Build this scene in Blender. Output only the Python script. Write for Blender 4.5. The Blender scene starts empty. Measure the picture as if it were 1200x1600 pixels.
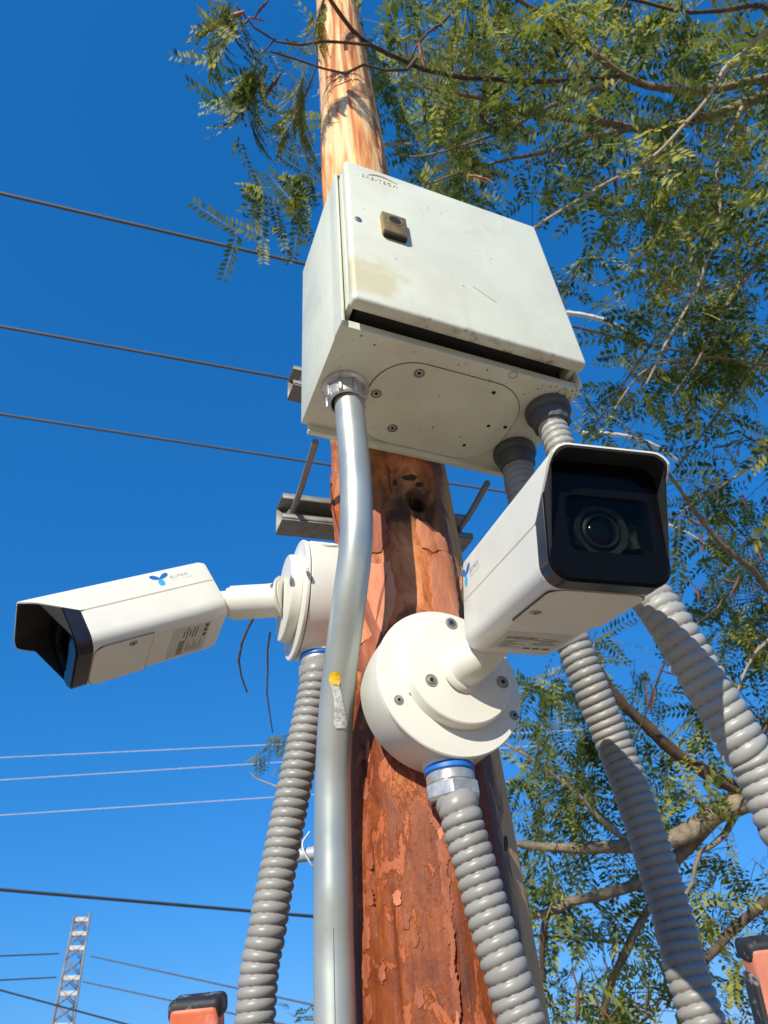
import bpy, bmesh, math, random
import numpy as np
from mathutils import Vector, Matrix

C = bpy.context.scene.collection
scene = bpy.context.scene
rng = random.Random(11)
nrng = np.random.default_rng(5)

# ------------------------------------------------------------------ camera
# the lens is the origin of the world; the ground lies 1.9 m below it
FPX = 1101.2
PITCH, ROLL = 0.67810, -0.0844
_f = np.array([0, math.cos(PITCH), math.sin(PITCH)])
_u = np.array([0, -math.sin(PITCH), math.cos(PITCH)])
_r = np.array([1.0, 0, 0])
_c, _s = math.cos(ROLL), math.sin(ROLL)
RCAM = np.array([_c * _r + _s * _u, -_s * _r + _c * _u, _f])
cam_data = bpy.data.cameras.new('camera')
cam_data.sensor_fit = 'VERTICAL'
cam_data.sensor_height = 36
cam_data.lens = 36 * FPX / 1600
cam_data.clip_start = 0.02
cam_data.clip_end = 2000
cam_data.dof.use_dof = True
cam_data.dof.focus_distance = 0.72
cam_data.dof.aperture_fstop = 14
cam = bpy.data.objects.new('camera', cam_data)
C.objects.link(cam)
m = Matrix.Identity(4)
for i in range(3):
    m[i][0], m[i][1], m[i][2] = RCAM[0][i], RCAM[1][i], -RCAM[2][i]
cam.matrix_world = m
scene.camera = cam

# ------------------------------------------------------------------ light
SUN_AZ, SUN_EL = 21.0, 29.0        # sun behind the left shoulder
_a, _e = math.radians(SUN_AZ), math.radians(SUN_EL)
SUN = np.array([-math.sin(_a) * math.cos(_e), -math.cos(_a) * math.cos(_e), math.sin(_e)])
world = bpy.data.worlds.new('World')
scene.world = world
world.use_nodes = True
wn = world.node_tree.nodes
wl = world.node_tree.links
sky = wn.new('ShaderNodeTexSky')
sky.sky_type = 'NISHITA'
sky.sun_disc = False
sky.sun_elevation = _e
sky.sun_rotation = math.radians(180 + SUN_AZ)
sky.altitude = 0
sky.air_density = 1.0
sky.dust_density = 0.0
sky.ozone_density = 4.0
# the photograph's colour response, applied evenly to the whole sky: contrast and saturation of a phone camera
STR = 0.10
sepc = wn.new('ShaderNodeSeparateColor')
comb = wn.new('ShaderNodeCombineColor')
wl.new(sky.outputs[0], sepc.inputs[0])
for ch, (k_, g_) in enumerate(((.28, 1.09), (.510, .56), (.99, .497))):
    pw = wn.new('ShaderNodeMath')
    pw.operation = 'POWER'
    wl.new(sepc.outputs[ch], pw.inputs[0])
    pw.inputs[1].default_value = g_
    ml = wn.new('ShaderNodeMath')
    ml.operation = 'MULTIPLY'
    wl.new(pw.outputs[0], ml.inputs[0])
    ml.inputs[1].default_value = k_ * STR ** g_ / STR
    wl.new(ml.outputs[0], comb.inputs[ch])
wl.new(comb.outputs[0], wn['Background'].inputs['Color'])
wn['Background'].inputs['Strength'].default_value = STR
sun_data = bpy.data.lights.new('sun', 'SUN')
sun_data.energy = 5.0
sun_data.angle = math.radians(0.5)
sun_data.color = (1.0, 0.93, 0.78)
sun = bpy.data.objects.new('sun', sun_data)
C.objects.link(sun)
sun.rotation_euler = Vector(SUN).to_track_quat('Z', 'Y').to_euler()
vs = scene.view_settings
vs.view_transform = 'Standard'
vs.look = 'None'
vs.exposure = 0.12
vs.gamma = 1.0
vs.use_curve_mapping = False

# ------------------------------------------------------------------ measuring helpers
AZ = np.array([0, 0, 1.0])


def ray(x, y):
    return RCAM.T @ np.array([(x - 600) / FPX, (800 - y) / FPX, 1.0])


def at(x, y, d):
    return ray(x, y) * d


def at_y(x, y, Y):
    d = ray(x, y)
    return d * (Y / d[1])


def at_z(x, y, Z):
    d = ray(x, y)
    return d * (Z / d[2])


def on_plane(x, y, p, n):
    d = ray(x, y)
    return d * (np.dot(p, n) / np.dot(d, n))


YAW = 0.4190
AX = np.array([math.cos(YAW), math.sin(YAW), 0])
AY = np.array([-math.sin(YAW), math.cos(YAW), 0])
BC = np.array([0.1240, 0.5034, 0.8153])


def bx(x, y, z):
    return BC + AX * x + AY * y + AZ * z


def pole_c(z):
    return np.array([.0194 - .0125 * z, .7554 + .0011 * z, z])


def pole_r(z):
    return .0868 - .0072 * z


GROUND = -1.9

# ------------------------------------------------------------------ materials


def new_mat(name):
    mt = bpy.data.materials.new(name)
    mt.use_nodes = True
    nt = mt.node_tree
    return mt, nt.nodes, nt.links, nt.nodes['Principled BSDF']


def N(nodes, kind, **kw):
    n = nodes.new('ShaderNode' + kind)
    for k, v in kw.items():
        if k in n.inputs:
            n.inputs[k].default_value = v
        else:
            setattr(n, k, v)
    return n


def ramp(nodes, stops):
    r = nodes.new('ShaderNodeValToRGB')
    el = r.color_ramp.elements
    while len(el) < len(stops):
        el.new(0.5)
    for e, (p, c) in zip(el, stops):
        e.position = p
        e.color = (c[0], c[1], c[2], 1) if hasattr(c, '__len__') else (c, c, c, 1)
    return r


def coords(nodes, links, scale, kind='Object', rot=(0, 0, 0)):
    tc = nodes.new('ShaderNodeTexCoord')
    mp = nodes.new('ShaderNodeMapping')
    mp.inputs['Scale'].default_value = scale
    mp.inputs['Rotation'].default_value = rot
    links.new(tc.outputs[kind], mp.inputs['Vector'])
    return mp.outputs[0]


def noise(nodes, links, vec, scale, detail=4, rough=0.55, dist=0.0):
    n = N(nodes, 'TexNoise', Scale=scale, Detail=detail, Roughness=rough, Distortion=dist)
    links.new(vec, n.inputs['Vector'])
    return n.outputs['Fac']


def mixc(nodes, links, fac, a, b, mode='MIX'):
    n = nodes.new('ShaderNodeMix')
    n.data_type = 'RGBA'
    n.blend_type = mode
    for sock, v in ((n.inputs[0], fac), (n.inputs[6], a), (n.inputs[7], b)):
        if isinstance(v, bpy.types.NodeSocket):
            links.new(v, sock)
        elif hasattr(v, '__len__'):
            sock.default_value = (v[0], v[1], v[2], 1)
        else:
            sock.default_value = v
    return n.outputs[2]


def math_n(nodes, links, op, a, b=0.0, clamp=False):
    n = nodes.new('ShaderNodeMath')
    n.operation = op
    n.use_clamp = clamp
    for i, v in ((0, a), (1, b)):
        if isinstance(v, bpy.types.NodeSocket):
            links.new(v, n.inputs[i])
        else:
            n.inputs[i].default_value = v
    return n.outputs[0]


def maprange(nodes, links, v, a, b, c=0.0, d=1.0, smooth=True):
    n = nodes.new('ShaderNodeMapRange')
    n.interpolation_type = 'SMOOTHSTEP' if smooth else 'LINEAR'
    links.new(v, n.inputs[0])
    for i, x in ((1, a), (2, b), (3, c), (4, d)):
        n.inputs[i].default_value = x
    return n.outputs[0]


def bump(nodes, links, bsdf, h, strength=0.3, dist=0.002):
    b = N(nodes, 'Bump', Strength=strength, Distance=dist)
    links.new(h, b.inputs['Height'])
    links.new(b.outputs[0], bsdf.inputs['Normal'])


def simple(name, col, rough=0.5, metal=0.0, var=0.06, scale=60, bmp=0.0, spec=None, dirt=None):
    mt, n, l, b = new_mat(name)
    v = coords(n, l, (1, 1, 1))
    f = noise(n, l, v, scale, 5)
    lo = tuple(max(0, c * (1 - var * 2.2)) for c in col)
    hi = tuple(min(1, c * (1 + var)) for c in col)
    r = ramp(n, [(0.3, lo), (0.7, hi)])
    l.new(f, r.inputs[0])
    out = r.outputs[0]
    if dirt:
        f2 = noise(n, l, v, dirt[2], 6, 0.7)
        out = mixc(n, l, maprange(n, l, f2, dirt[1], dirt[1] + 0.16), out, dirt[0])
    l.new(out, b.inputs['Base Color'])
    rr = maprange(n, l, f, 0.2, 0.8, rough * 0.8, min(1, rough * 1.2))
    l.new(rr, b.inputs['Roughness'])
    b.inputs['Metallic'].default_value = metal
    if spec is not None:
        b.inputs['Specular IOR Level'].default_value = spec
    if bmp:
        bump(n, l, b, noise(n, l, v, scale * 4, 3), bmp, 0.001)
    return mt


M = {}
M['cam_white'] = simple('camera_white_paint', (.77, .755, .665), .34, 0, .015, 30, dirt=((.66, .63, .54), .62, 11))
M['cam_dark'] = simple('camera_black_plastic', (.012, .013, .016), .28, 0, .1, 40)
M['hood_dark'] = simple('hood_lining_black', (.010, .010, .011), .75, 0, .1, 40)
M['gap'] = simple('shadow_gap_grey', (.05, .048, .045), .8, 0, .1, 40)
M['lens_ring'] = simple('lens_ring_metal', (.034, .034, .028), .5, .5, .1, 60)
M['recess'] = simple('lens_recess_black', (.012, .012, .012), .5, 0, .1, 60)
M['steel'] = simple('galvanised_steel', (.47, .50, .46), .40, .55, .04, 20, .0, dirt=((.36, .38, .36), .62, 30))
M['zinc'] = simple('bright_zinc', (.56, .55, .52), .34, .60, .10, 130, .08, dirt=((.36, .35, .33), .58, 60))
M['strut'] = simple('strut_zinc', (.25, .245, .225), .5, .35, .12, 60, .08, dirt=((.16, .15, .13), .6, 25))
M['hexsteel'] = simple('screw_steel', (.40, .40, .39), .34, .9, .08, 200)
M['blue'] = simple('blue_gasket', (.012, .16, .56), .45, 0, .06, 60)
M['hose'] = simple('grey_conduit_jacket', (.30, .295, .275), .42, 0, .06, 22, .03, dirt=((.26, .215, .16), .56, 16))
M['hose_pale'] = simple('pale_grey_conduit_jacket', (.35, .35, .33), .42, 0, .06, 22, .03, dirt=((.29, .25, .20), .58, 16))
M['nut_dark'] = simple('dark_grey_nylon', (.075, .082, .085), .55, 0, .08, 60, .05)
M['brass'] = simple('brass_lock', (.38, .265, .105), .42, .55, .10, 90, .08)
M['recess_grey'] = simple('recess_grey', (.30, .29, .25), .6, 0, .1, 60)
M['hole'] = simple('dark_hole', (.012, .011, .010), .8, 0, .1, 60)
M['rubber'] = simple('black_rubber', (.022, .023, .026), .62, 0, .2, 60, .25, dirt=((.33, .33, .32), .53, 80))
M['orange'] = simple('orange_fibreglass', (.68, .145, .055), .5, 0, .10, 25, .12, dirt=((.66, .33, .26), .50, 42))
M['orange_pale'] = simple('faded_orange_fibreglass', (.62, .21, .13), .6, 0, .10, 35, .2, dirt=((.66, .36, .28), .55, 40))
M['rung'] = simple('rung_aluminium', (.6, .6, .6), .4, .8, .06, 60)
M['wire_dark'] = simple('dark_cable', (.10, .105, .115), .6, 0, .1, 3)
M['wire_black'] = simple('black_cable', (.012, .014, .018), .6, 0, .1, 3)
M['wire_pale'] = simple('bare_aluminium_wire', (.42, .47, .55), .5, .2, .05, 3)
M['sleeve'] = simple('white_sleeve', (.78, .78, .76), .5, 0, .04, 30)
M['yellow'] = simple('yellow_sticker', (.86, .50, .015), .5, 0, .06, 120)
M['tower'] = simple('tower_weathered_paint', (.27, .24, .23), .7, 0, .25, 1.5, 0, dirt=((.17, .10, .075), .5, 0.9))
M['tower_white'] = simple('tower_pale_paint', (.72, .68, .62), .7, 0, .1, 1.5)
M['logo_deep'] = simple('logo_deep_blue', (.010, .14, .50), .45, 0, .03, 60)
M['logo_light'] = simple('logo_light_blue', (.02, .42, .72), .45, 0, .03, 60)
M['print_grey'] = simple('print_grey', (.28, .30, .33), .5, 0, .05, 60)
M['print_pale'] = simple('print_pale_grey', (.55, .60, .60), .5, 0, .05, 60)
M['label'] = simple('silver_label', (.62, .60, .54), .42, .1, .05, 60)
M['label_dark'] = simple('label_print', (.09, .085, .08), .5, 0, .05, 60)
M['pod'] = simple('dry_pod', (.16, .075, .042), .7, 0, .3, 30, .2, dirt=((.36, .24, .14), .58, 25))
M['pod_pink'] = simple('pink_pod', (.48, .19, .14), .6, 0, .15, 60, .2)


def mat_clear_tape():
    mt, n, l, b = new_mat('clear_tape')
    v = coords(n, l, (1, 1, 1))
    f = noise(n, l, v, 260, 4, .6)
    r = ramp(n, [(.35, (.45, .46, .46)), (.6, (.80, .80, .77))])
    l.new(f, r.inputs[0])
    l.new(r.outputs[0], b.inputs['Base Color'])
    b.inputs['Roughness'].default_value = .25
    b.inputs['Alpha'].default_value = .8
    bump(n, l, b, f, .6, .002)
    return mt


def mat_glass_pane():
    mt, n, l, b = new_mat('window_pane')
    n.remove(b)
    tr = n.new('ShaderNodeBsdfTransparent')
    tr.inputs[0].default_value = (.80, .82, .78, 1)
    gl = n.new('ShaderNodeBsdfGlossy')
    gl.inputs['Roughness'].default_value = .03
    fr = N(n, 'Fresnel', IOR=1.16)
    mx = n.new('ShaderNodeMixShader')
    l.new(fr.outputs[0], mx.inputs[0])
    l.new(tr.outputs[0], mx.inputs[1])
    l.new(gl.outputs[0], mx.inputs[2])
    l.new(mx.outputs[0], n['Material Output'].inputs[0])
    return mt


def mat_black_gloss():
    mt, n, l, b = new_mat('black_gloss_face')
    b.inputs['Base Color'].default_value = (.004, .004, .005, 1)
    b.inputs['Roughness'].default_value = .12
    b.inputs['Specular IOR Level'].default_value = .09
    return mt


def mat_lens():
    mt, n, l, b = new_mat('lens_glass')
    b.inputs['Base Color'].default_value = (.003, .003, .004, 1)
    b.inputs['Roughness'].default_value = .06
    b.inputs['Specular IOR Level'].default_value = .25
    return mt


M['tape'] = mat_clear_tape()
M['pane'] = mat_glass_pane()
M['face'] = mat_black_gloss()
M['lens'] = mat_lens()


def mat_box(name, streak=False):
    """grey-white enamel with grime, chips at the edges and a yellowed blotch; object origin is the door centre"""
    mt, n, l, b = new_mat(name)
    v = coords(n, l, (1, 1, 1))
    vr = coords(n, l, (1, 1, 1), rot=(0, 0, -YAW))
    base = (.71, .735, .60)
    f1 = noise(n, l, v, 9, 5, .6)
    col = mixc(n, l, maprange(n, l, f1, .35, .72), base, (.63, .625, .50))
    # grime smears running down
    vs_ = coords(n, l, (14, 14, 3.2), rot=(.35, .2, -YAW))
    f2 = noise(n, l, vs_, 2.4, 6, .65, .6)
    col = mixc(n, l, maprange(n, l, f2, .56, .78, 0, .55 if streak else .30), col, (.50, .515, .46) if not streak else (.46, .53, .54))
    # fine dark specks
    f3 = noise(n, l, v, 120, 3, .5)
    col = mixc(n, l, maprange(n, l, f3, .70, .75, 0, .55), col, (.22, .18, .13))
    if not streak:
        sep = n.new('ShaderNodeSeparateXYZ')
        l.new(vr, sep.inputs[0])
        X, Z = sep.outputs[0], sep.outputs[2]

        def blob(cx, cz, rx, rz, wob=.35, sharp=.25):
            dx = math_n(n, l, 'MULTIPLY', math_n(n, l, 'SUBTRACT', X, cx), 1 / rx)
            dz = math_n(n, l, 'MULTIPLY', math_n(n, l, 'SUBTRACT', Z, cz), 1 / rz)
            d = math_n(n, l, 'ADD', math_n(n, l, 'MULTIPLY', dx, dx), math_n(n, l, 'MULTIPLY', dz, dz))
            wn_ = noise(n, l, v, 22, 4)
            d = math_n(n, l, 'ADD', d, math_n(n, l, 'MULTIPLY', math_n(n, l, 'SUBTRACT', wn_, .5), wob * 3))
            return maprange(n, l, d, 1.0, 1.0 - sharp, 0, 1)
        col = mixc(n, l, math_n(n, l, 'MULTIPLY', blob(-.020, .010, .056, .062, .12, .12), .5), col, (.625, .655, .565))
        col = mixc(n, l, math_n(n, l, 'MULTIPLY', blob(-.125, -.105, .04, .05, 1.1, .8), .6), col, (.58, .50, .25))
        col = mixc(n, l, math_n(n, l, 'MULTIPLY', blob(-.028, -.1655, .015, .007, 1.6, .9), .75), col, (.20, .085, .045))
        # chips and dirt along the bottom lip
        lip = maprange(n, l, Z, -.1525, -.159)
        fc = noise(n, l, v, 70, 5, .7)
        chips = math_n(n, l, 'MULTIPLY', math_n(n, l, 'MULTIPLY', lip, maprange(n, l, noise(n, l, v, 13, 3, .6), .45, .60)), maprange(n, l, fc, .50, .62))
        lip = math_n(n, l, 'MULTIPLY', lip, maprange(n, l, noise(n, l, v, 16, 4, .6), .40, .66))
        col = mixc(n, l, math_n(n, l, 'MULTIPLY', lip, .4), col, (.42, .37, .28))
        col = mixc(n, l, math_n(n, l, 'MULTIPLY', chips, .8), col, (.15, .105, .07))
    l.new(col, b.inputs['Base Color'])
    b.inputs['Roughness'].default_value = .42
    bump(n, l, b, noise(n, l, v, 90, 3), .05, .001)
    return mt


M['box_door'] = mat_box('enamel_door')
M['box_body'] = mat_box('enamel_body', True)


def mat_wood():
    mt, n, l, b = new_mat('pole_timber')
    tc = n.new('ShaderNodeTexCoord')
    sep = n.new('ShaderNodeSeparateXYZ')
    l.new(tc.outputs['Object'], sep.inputs[0])
    Z = sep.outputs[2]                                # height above the ground
    vg = coords(n, l, (1, 1, .045))
    vm = coords(n, l, (1, 1, .16))
    vi = coords(n, l, (1, 1, .55))
    grain = noise(n, l, vg, 130, 6, .65, .4)
    streak = noise(n, l, vg, 34, 5, .6, .8)
    blot = noise(n, l, vm, 22, 6, .62, 1.2)
    mott = noise(n, l, vi, 30, 8, .68, 1.0)
    fine = noise(n, l, vi, 190, 5, .7, .3)
    # upper part: pale peeled timber with orange streaks
    up = ramp(n, [(.30, (.26, .065, .018)), (.42, (.56, .19, .05)), (.50, (.78, .44, .17)), (.61, (.90, .68, .40))])
    l.new(streak, up.inputs[0])
    upc = mixc(n, l, maprange(n, l, blot, .58, .74, 0, .7), up.outputs[0], (.56, .22, .10))
    # middle: salmon wood with orange
    md = ramp(n, [(.32, (.20, .045, .012)), (.45, (.44, .125, .032)), (.56, (.60, .21, .075)), (.70, (.72, .34, .155))])
    l.new(mott, md.inputs[0])
    mdc = mixc(n, l, maprange(n, l, blot, .56, .66, 0, .75), md.outputs[0], (.50, .19, .035))
    # lower: deep red brown, fibrous, with paler skin left on it
    lw = ramp(n, [(.30, (.060, .012, .004)), (.45, (.17, .036, .009)), (.56, (.265, .064, .013)), (.68, (.40, .125, .018))])
    l.new(math_n(n, l, 'ADD', math_n(n, l, 'MULTIPLY', mott, .7), math_n(n, l, 'MULTIPLY', grain, .3)), lw.inputs[0])
    wob = math_n(n, l, 'MULTIPLY', math_n(n, l, 'SUBTRACT', mott, .5), .25)
    Zw = math_n(n, l, 'ADD', Z, wob)
    col = mixc(n, l, maprange(n, l, Zw, 2.20, 2.30), lw.outputs[0], mdc)
    col = mixc(n, l, maprange(n, l, Zw, 2.66, 2.95), col, upc)
    # remaining salmon skin on the lower part, hard edged
    skin_f = noise(n, l, vi, 26, 10, .72, 1.6)
    skin_f = math_n(n, l, 'ADD', skin_f, math_n(n, l, 'MULTIPLY', math_n(n, l, 'SUBTRACT', grain, .5), .22))
    skin_f = math_n(n, l, 'ADD', skin_f, math_n(n, l, 'MULTIPLY', math_n(n, l, 'SUBTRACT', fine, .5), .26))
    skin = maprange(n, l, skin_f, .55, .585)
    low = maprange(n, l, Zw, 2.34, 2.22)
    skin = math_n(n, l, 'MULTIPLY', skin, low)
    col = mixc(n, l, math_n(n, l, 'MULTIPLY', skin, .85), col, (.42, .108, .036))
    # dark stained wood round the hollow knot
    kd = n.new('ShaderNodeVectorMath')
    kd.operation = 'DISTANCE'
    l.new(tc.outputs['Object'], kd.inputs[0])
    kd.inputs[1].default_value = KNOT_LOCAL
    kdv = math_n(n, l, 'ADD', kd.outputs['Value'], math_n(n, l, 'MULTIPLY', math_n(n, l, 'SUBTRACT', mott, .5), .13))
    col = mixc(n, l, maprange(n, l, kdv, .085, .03, 0, .8), col, (.20, .085, .022))
    col = mixc(n, l, maprange(n, l, kdv, .042, .016, 0, .9), col, (.045, .018, .008))
    # weathered tan side (the face turned away to the right)
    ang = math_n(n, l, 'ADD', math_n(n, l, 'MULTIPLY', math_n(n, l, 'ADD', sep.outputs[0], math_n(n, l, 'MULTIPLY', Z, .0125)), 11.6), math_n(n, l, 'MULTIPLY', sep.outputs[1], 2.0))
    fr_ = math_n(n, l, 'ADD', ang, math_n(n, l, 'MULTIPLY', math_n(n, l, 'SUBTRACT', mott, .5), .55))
    col = mixc(n, l, maprange(n, l, fr_, .46, .60, 0, .7), col, (.10, .042, .020))  # dark band beside the tan face: conduit shadow painted into the timber
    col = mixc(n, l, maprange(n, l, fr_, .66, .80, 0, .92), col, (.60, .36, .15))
    # dark cracks along the grain and black specks
    crack = maprange(n, l, grain, .37, .29)
    col = mixc(n, l, math_n(n, l, 'MULTIPLY', crack, .65), col, (.06, .022, .010))
    spk = maprange(n, l, fine, .67, .72)
    col = mixc(n, l, math_n(n, l, 'MULTIPLY', spk, .7), col, (.05, .02, .010))
    l.new(col, b.inputs['Base Color'])
    b.inputs['Roughness'].default_value = .50
    b.inputs['Specular IOR Level'].default_value = .3
    h = math_n(n, l, 'ADD', math_n(n, l, 'MULTIPLY', grain, .55), math_n(n, l, 'MULTIPLY', skin, .5))
    h = math_n(n, l, 'ADD', h, math_n(n, l, 'MULTIPLY', fine, .45))
    bump(n, l, b, h, .55, .0035)
    return mt


_k = on_plane(652, 786, pole_c(.55) + np.array([0, -.085, 0]), np.array([0, -1.0, 0]))
KNOT_LOCAL = tuple(_k - pole_c(GROUND))
M['wood'] = mat_wood()


def mat_flake(name, cols):
    mt, n, l, b = new_mat(name)
    v = coords(n, l, (1, 1, .3))
    f = noise(n, l, v, 60, 7, .66, .8)
    r = ramp(n, [(.3, cols[0]), (.5, cols[1]), (.7, cols[2])])
    l.new(f, r.inputs[0])
    f2 = noise(n, l, v, 260, 4, .7)
    c = mixc(n, l, maprange(n, l, f2, .68, .74, 0, .7), r.outputs[0], (.07, .025, .012))
    l.new(c, b.inputs['Base Color'])
    b.inputs['Roughness'].default_value = .7
    bump(n, l, b, math_n(n, l, 'ADD', f, f2), .4, .002)
    return mt


M['flake'] = mat_flake('salmon_bark_skin', [(.40, .12, .05), (.57, .205, .10), (.65, .28, .145)])
M['flake_red'] = mat_flake('red_bark_skin', [(.17, .038, .013), (.30, .078, .030), (.42, .135, .060)])
M['knot'] = mat_flake('knot_wood', [(.30, .13, .055), (.46, .23, .11), (.55, .30, .16)])
M['knot_dark'] = mat_flake('knot_hollow', [(.012, .006, .004), (.03, .013, .007), (.07, .03, .015)])
M['splinter'] = mat_flake('loose_splinter', [(.18, .07, .03), (.36, .16, .07), (.50, .27, .14)])


def mat_bark(name, a, c):
    mt, n, l, b = new_mat(name)
    v = coords(n, l, (1, 1, 1))
    f = noise(n, l, v, 34, 6, .7)
    r = ramp(n, [(.3, a), (.7, c)])
    l.new(f, r.inputs[0])
    l.new(r.outputs[0], b.inputs['Base Color'])
    b.inputs['Roughness'].default_value = .85
    bump(n, l, b, noise(n, l, v, 90, 5, .7), .6, .006)
    return mt


M['bark'] = mat_bark('branch_bark', (.10, .075, .05), (.34, .27, .19))
M['bark_dark'] = mat_bark('dark_shaded_bark', (.035, .024, .016), (.15, .10, .065))  # dark bark; on twigs over the pole top it paints in backlit shade
M['bark_pale'] = mat_bark('pale_branch_bark', (.26, .20, .14), (.50, .42, .32))


def mat_leaf(name, a, c, tr):
    mt, n, l, b = new_mat(name)
    n.remove(b)
    at_ = n.new('ShaderNodeAttribute')
    at_.attribute_name = 'tint'
    oi = n.new('ShaderNodeObjectInfo')
    s = math_n(n, l, 'FRACT', math_n(n, l, 'ADD', at_.outputs['Fac'], oi.outputs['Random']))
    r = ramp(n, [(0, a), (.42, c), (.95, tr)])
    l.new(s, r.inputs[0])
    d = n.new('ShaderNodeBsdfPrincipled')
    l.new(r.outputs[0], d.inputs['Base Color'])
    d.inputs['Roughness'].default_value = .55
    d.inputs['Specular IOR Level'].default_value = .3
    t = n.new('ShaderNodeBsdfTranslucent')
    tc = mixc(n, l, .6, r.outputs[0], (.20, .22, .02), 'ADD')
    l.new(tc, t.inputs[0])
    mx = n.new('ShaderNodeMixShader')
    mx.inputs[0].default_value = .42
    l.new(d.outputs[0], mx.inputs[1])
    l.new(t.outputs[0], mx.inputs[2])
    l.new(mx.outputs[0], n['Material Output'].inputs[0])
    return mt


M['leaf'] = mat_leaf('feathery_leaf', (.016, .045, .022), (.095, .14, .024), (.46, .43, .09))  # random tints: dark end paints shaded fronds, bright end sunlit highlights
M['leaf_grey'] = mat_leaf('folded_leaf', (.30, .38, .17), (.42, .49, .22), (.55, .57, .27))


def mat_ground():
    mt, n, l, b = new_mat('dry_dirt')
    v = coords(n, l, (1, 1, 1))
    f = noise(n, l, v, .8, 8, .65)
    r = ramp(n, [(.3, (.26, .18, .105)), (.55, (.36, .255, .155)), (.75, (.43, .32, .21))])
    l.new(f, r.inputs[0])
    l.new(r.outputs[0], b.inputs['Base Color'])
    b.inputs['Roughness'].default_value = .95
    bump(n, l, b, noise(n, l, v, 12, 8, .7), .6, .03)
    return mt


M['ground'] = mat_ground()

# ------------------------------------------------------------------ object helpers


def empty(name, label, cat, loc, group=None):
    o = bpy.data.objects.new(name, None)
    C.objects.link(o)
    o.location = Vector(loc)
    o.empty_display_size = .05
    o['label'] = label
    o['category'] = cat
    if group:
        o['group'] = group
    return o


def tag(o, label, cat, group=None):
    o['label'] = label
    o['category'] = cat
    if group:
        o['group'] = group
    return o


def base_of(o):
    p = Vector((0, 0, 0))
    while o is not None:
        p += o.location
        o = o.parent
    return p


class MB:
    def __init__(self):
        self.v = []
        self.f = []

    def add(self, verts, faces):
        k = len(self.v)
        self.v.extend([tuple(map(float, p)) for p in verts])
        self.f.extend([tuple(i + k for i in q) for q in faces])
        return self

    def build(self, name, mat, parent=None, smooth=True, loc=None, sharp=40):
        o_base = base_of(parent) if parent is not None else Vector(loc if loc is not None else (0, 0, 0))
        me = bpy.data.meshes.new(name)
        va = np.array(self.v) - np.array(o_base)
        me.from_pydata([tuple(p) for p in va], [], self.f)
        me.validate()
        bm = bmesh.new()
        bm.from_mesh(me)
        bmesh.ops.recalc_face_normals(bm, faces=bm.faces)
        if smooth:
            lim = math.radians(sharp)
            for e in bm.edges:
                e.smooth = not (len(e.link_faces) == 2 and e.calc_face_angle(0) > lim)
        bm.to_mesh(me)
        bm.free()
        if smooth:
            me.polygons.foreach_set('use_smooth', [True] * len(me.polygons))
        me.materials.append(mat if not isinstance(mat, str) else M[mat])
        o = bpy.data.objects.new(name, me)
        C.objects.link(o)
        if parent is not None:
            o.parent = parent
        else:
            o.location = o_base
        return o


def unit(v):
    v = np.asarray(v, float)
    return v / np.linalg.norm(v)


def perp(n):
    n = unit(n)
    h = np.array([0, 0, 1.0]) if abs(n[2]) < .9 else np.array([1.0, 0, 0])
    a = unit(np.cross(h, n))
    return a, np.cross(n, a)


def spline(pts, per=8):
    """Catmull-Rom through pts"""
    p = np.asarray(pts, float)
    if len(p) < 3:
        t = np.linspace(0, 1, per + 1)[:, None]
        return p[0] * (1 - t) + p[-1] * t
    p = np.vstack([2 * p[0] - p[1], p, 2 * p[-1] - p[-2]])
    out = []
    for i in range(1, len(p) - 2):
        for t in np.linspace(0, 1, per, endpoint=False):
            a, b_, c_, d = p[i - 1], p[i], p[i + 1], p[i + 2]
            out.append(.5 * (2 * b_ + (c_ - a) * t + (2 * a - 5 * b_ + 4 * c_ - d) * t * t + (3 * b_ - a - 3 * c_ + d) * t ** 3))
    out.append(p[-2])
    return np.array(out)


def resample(p, n):
    p = np.asarray(p)
    L = np.concatenate([[0], np.cumsum(np.linalg.norm(np.diff(p, axis=0), axis=1))])
    s = np.linspace(0, L[-1], n)
    return np.stack([np.interp(s, L, p[:, k]) for k in range(p.shape[1])], 1), L[-1]


def tube(mb, pts, rad, n=10, cap=True, rfun=None):
    p = np.asarray(pts, float)
    k = len(p)
    if not hasattr(rad, '__len__'):
        rad = [rad] * k
    T = np.gradient(p, axis=0)
    T /= np.linalg.norm(T, axis=1)[:, None] + 1e-12
    a, _ = perp(T[0])
    ang = np.linspace(0, 2 * math.pi, n, endpoint=False)
    V = []
    for i in range(k):
        a = a - T[i] * np.dot(a, T[i])
        a = unit(a)
        b_ = np.cross(T[i], a)
        r = np.full(n, rad[i]) if rfun is None else rfun(i, ang) * rad[i]
        V.append(p[i] + np.outer(np.cos(ang) * r, a) + np.outer(np.sin(ang) * r, b_))
    V = np.concatenate(V)
    F = []
    for i in range(k - 1):
        for j in range(n):
            j2 = (j + 1) % n
            F.append((i * n + j, i * n + j2, (i + 1) * n + j2, (i + 1) * n + j))
    if cap:
        F.append(tuple(range(n))[::-1])
        F.append(tuple((k - 1) * n + j for j in range(n)))
    return mb.add(V, F)


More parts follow.
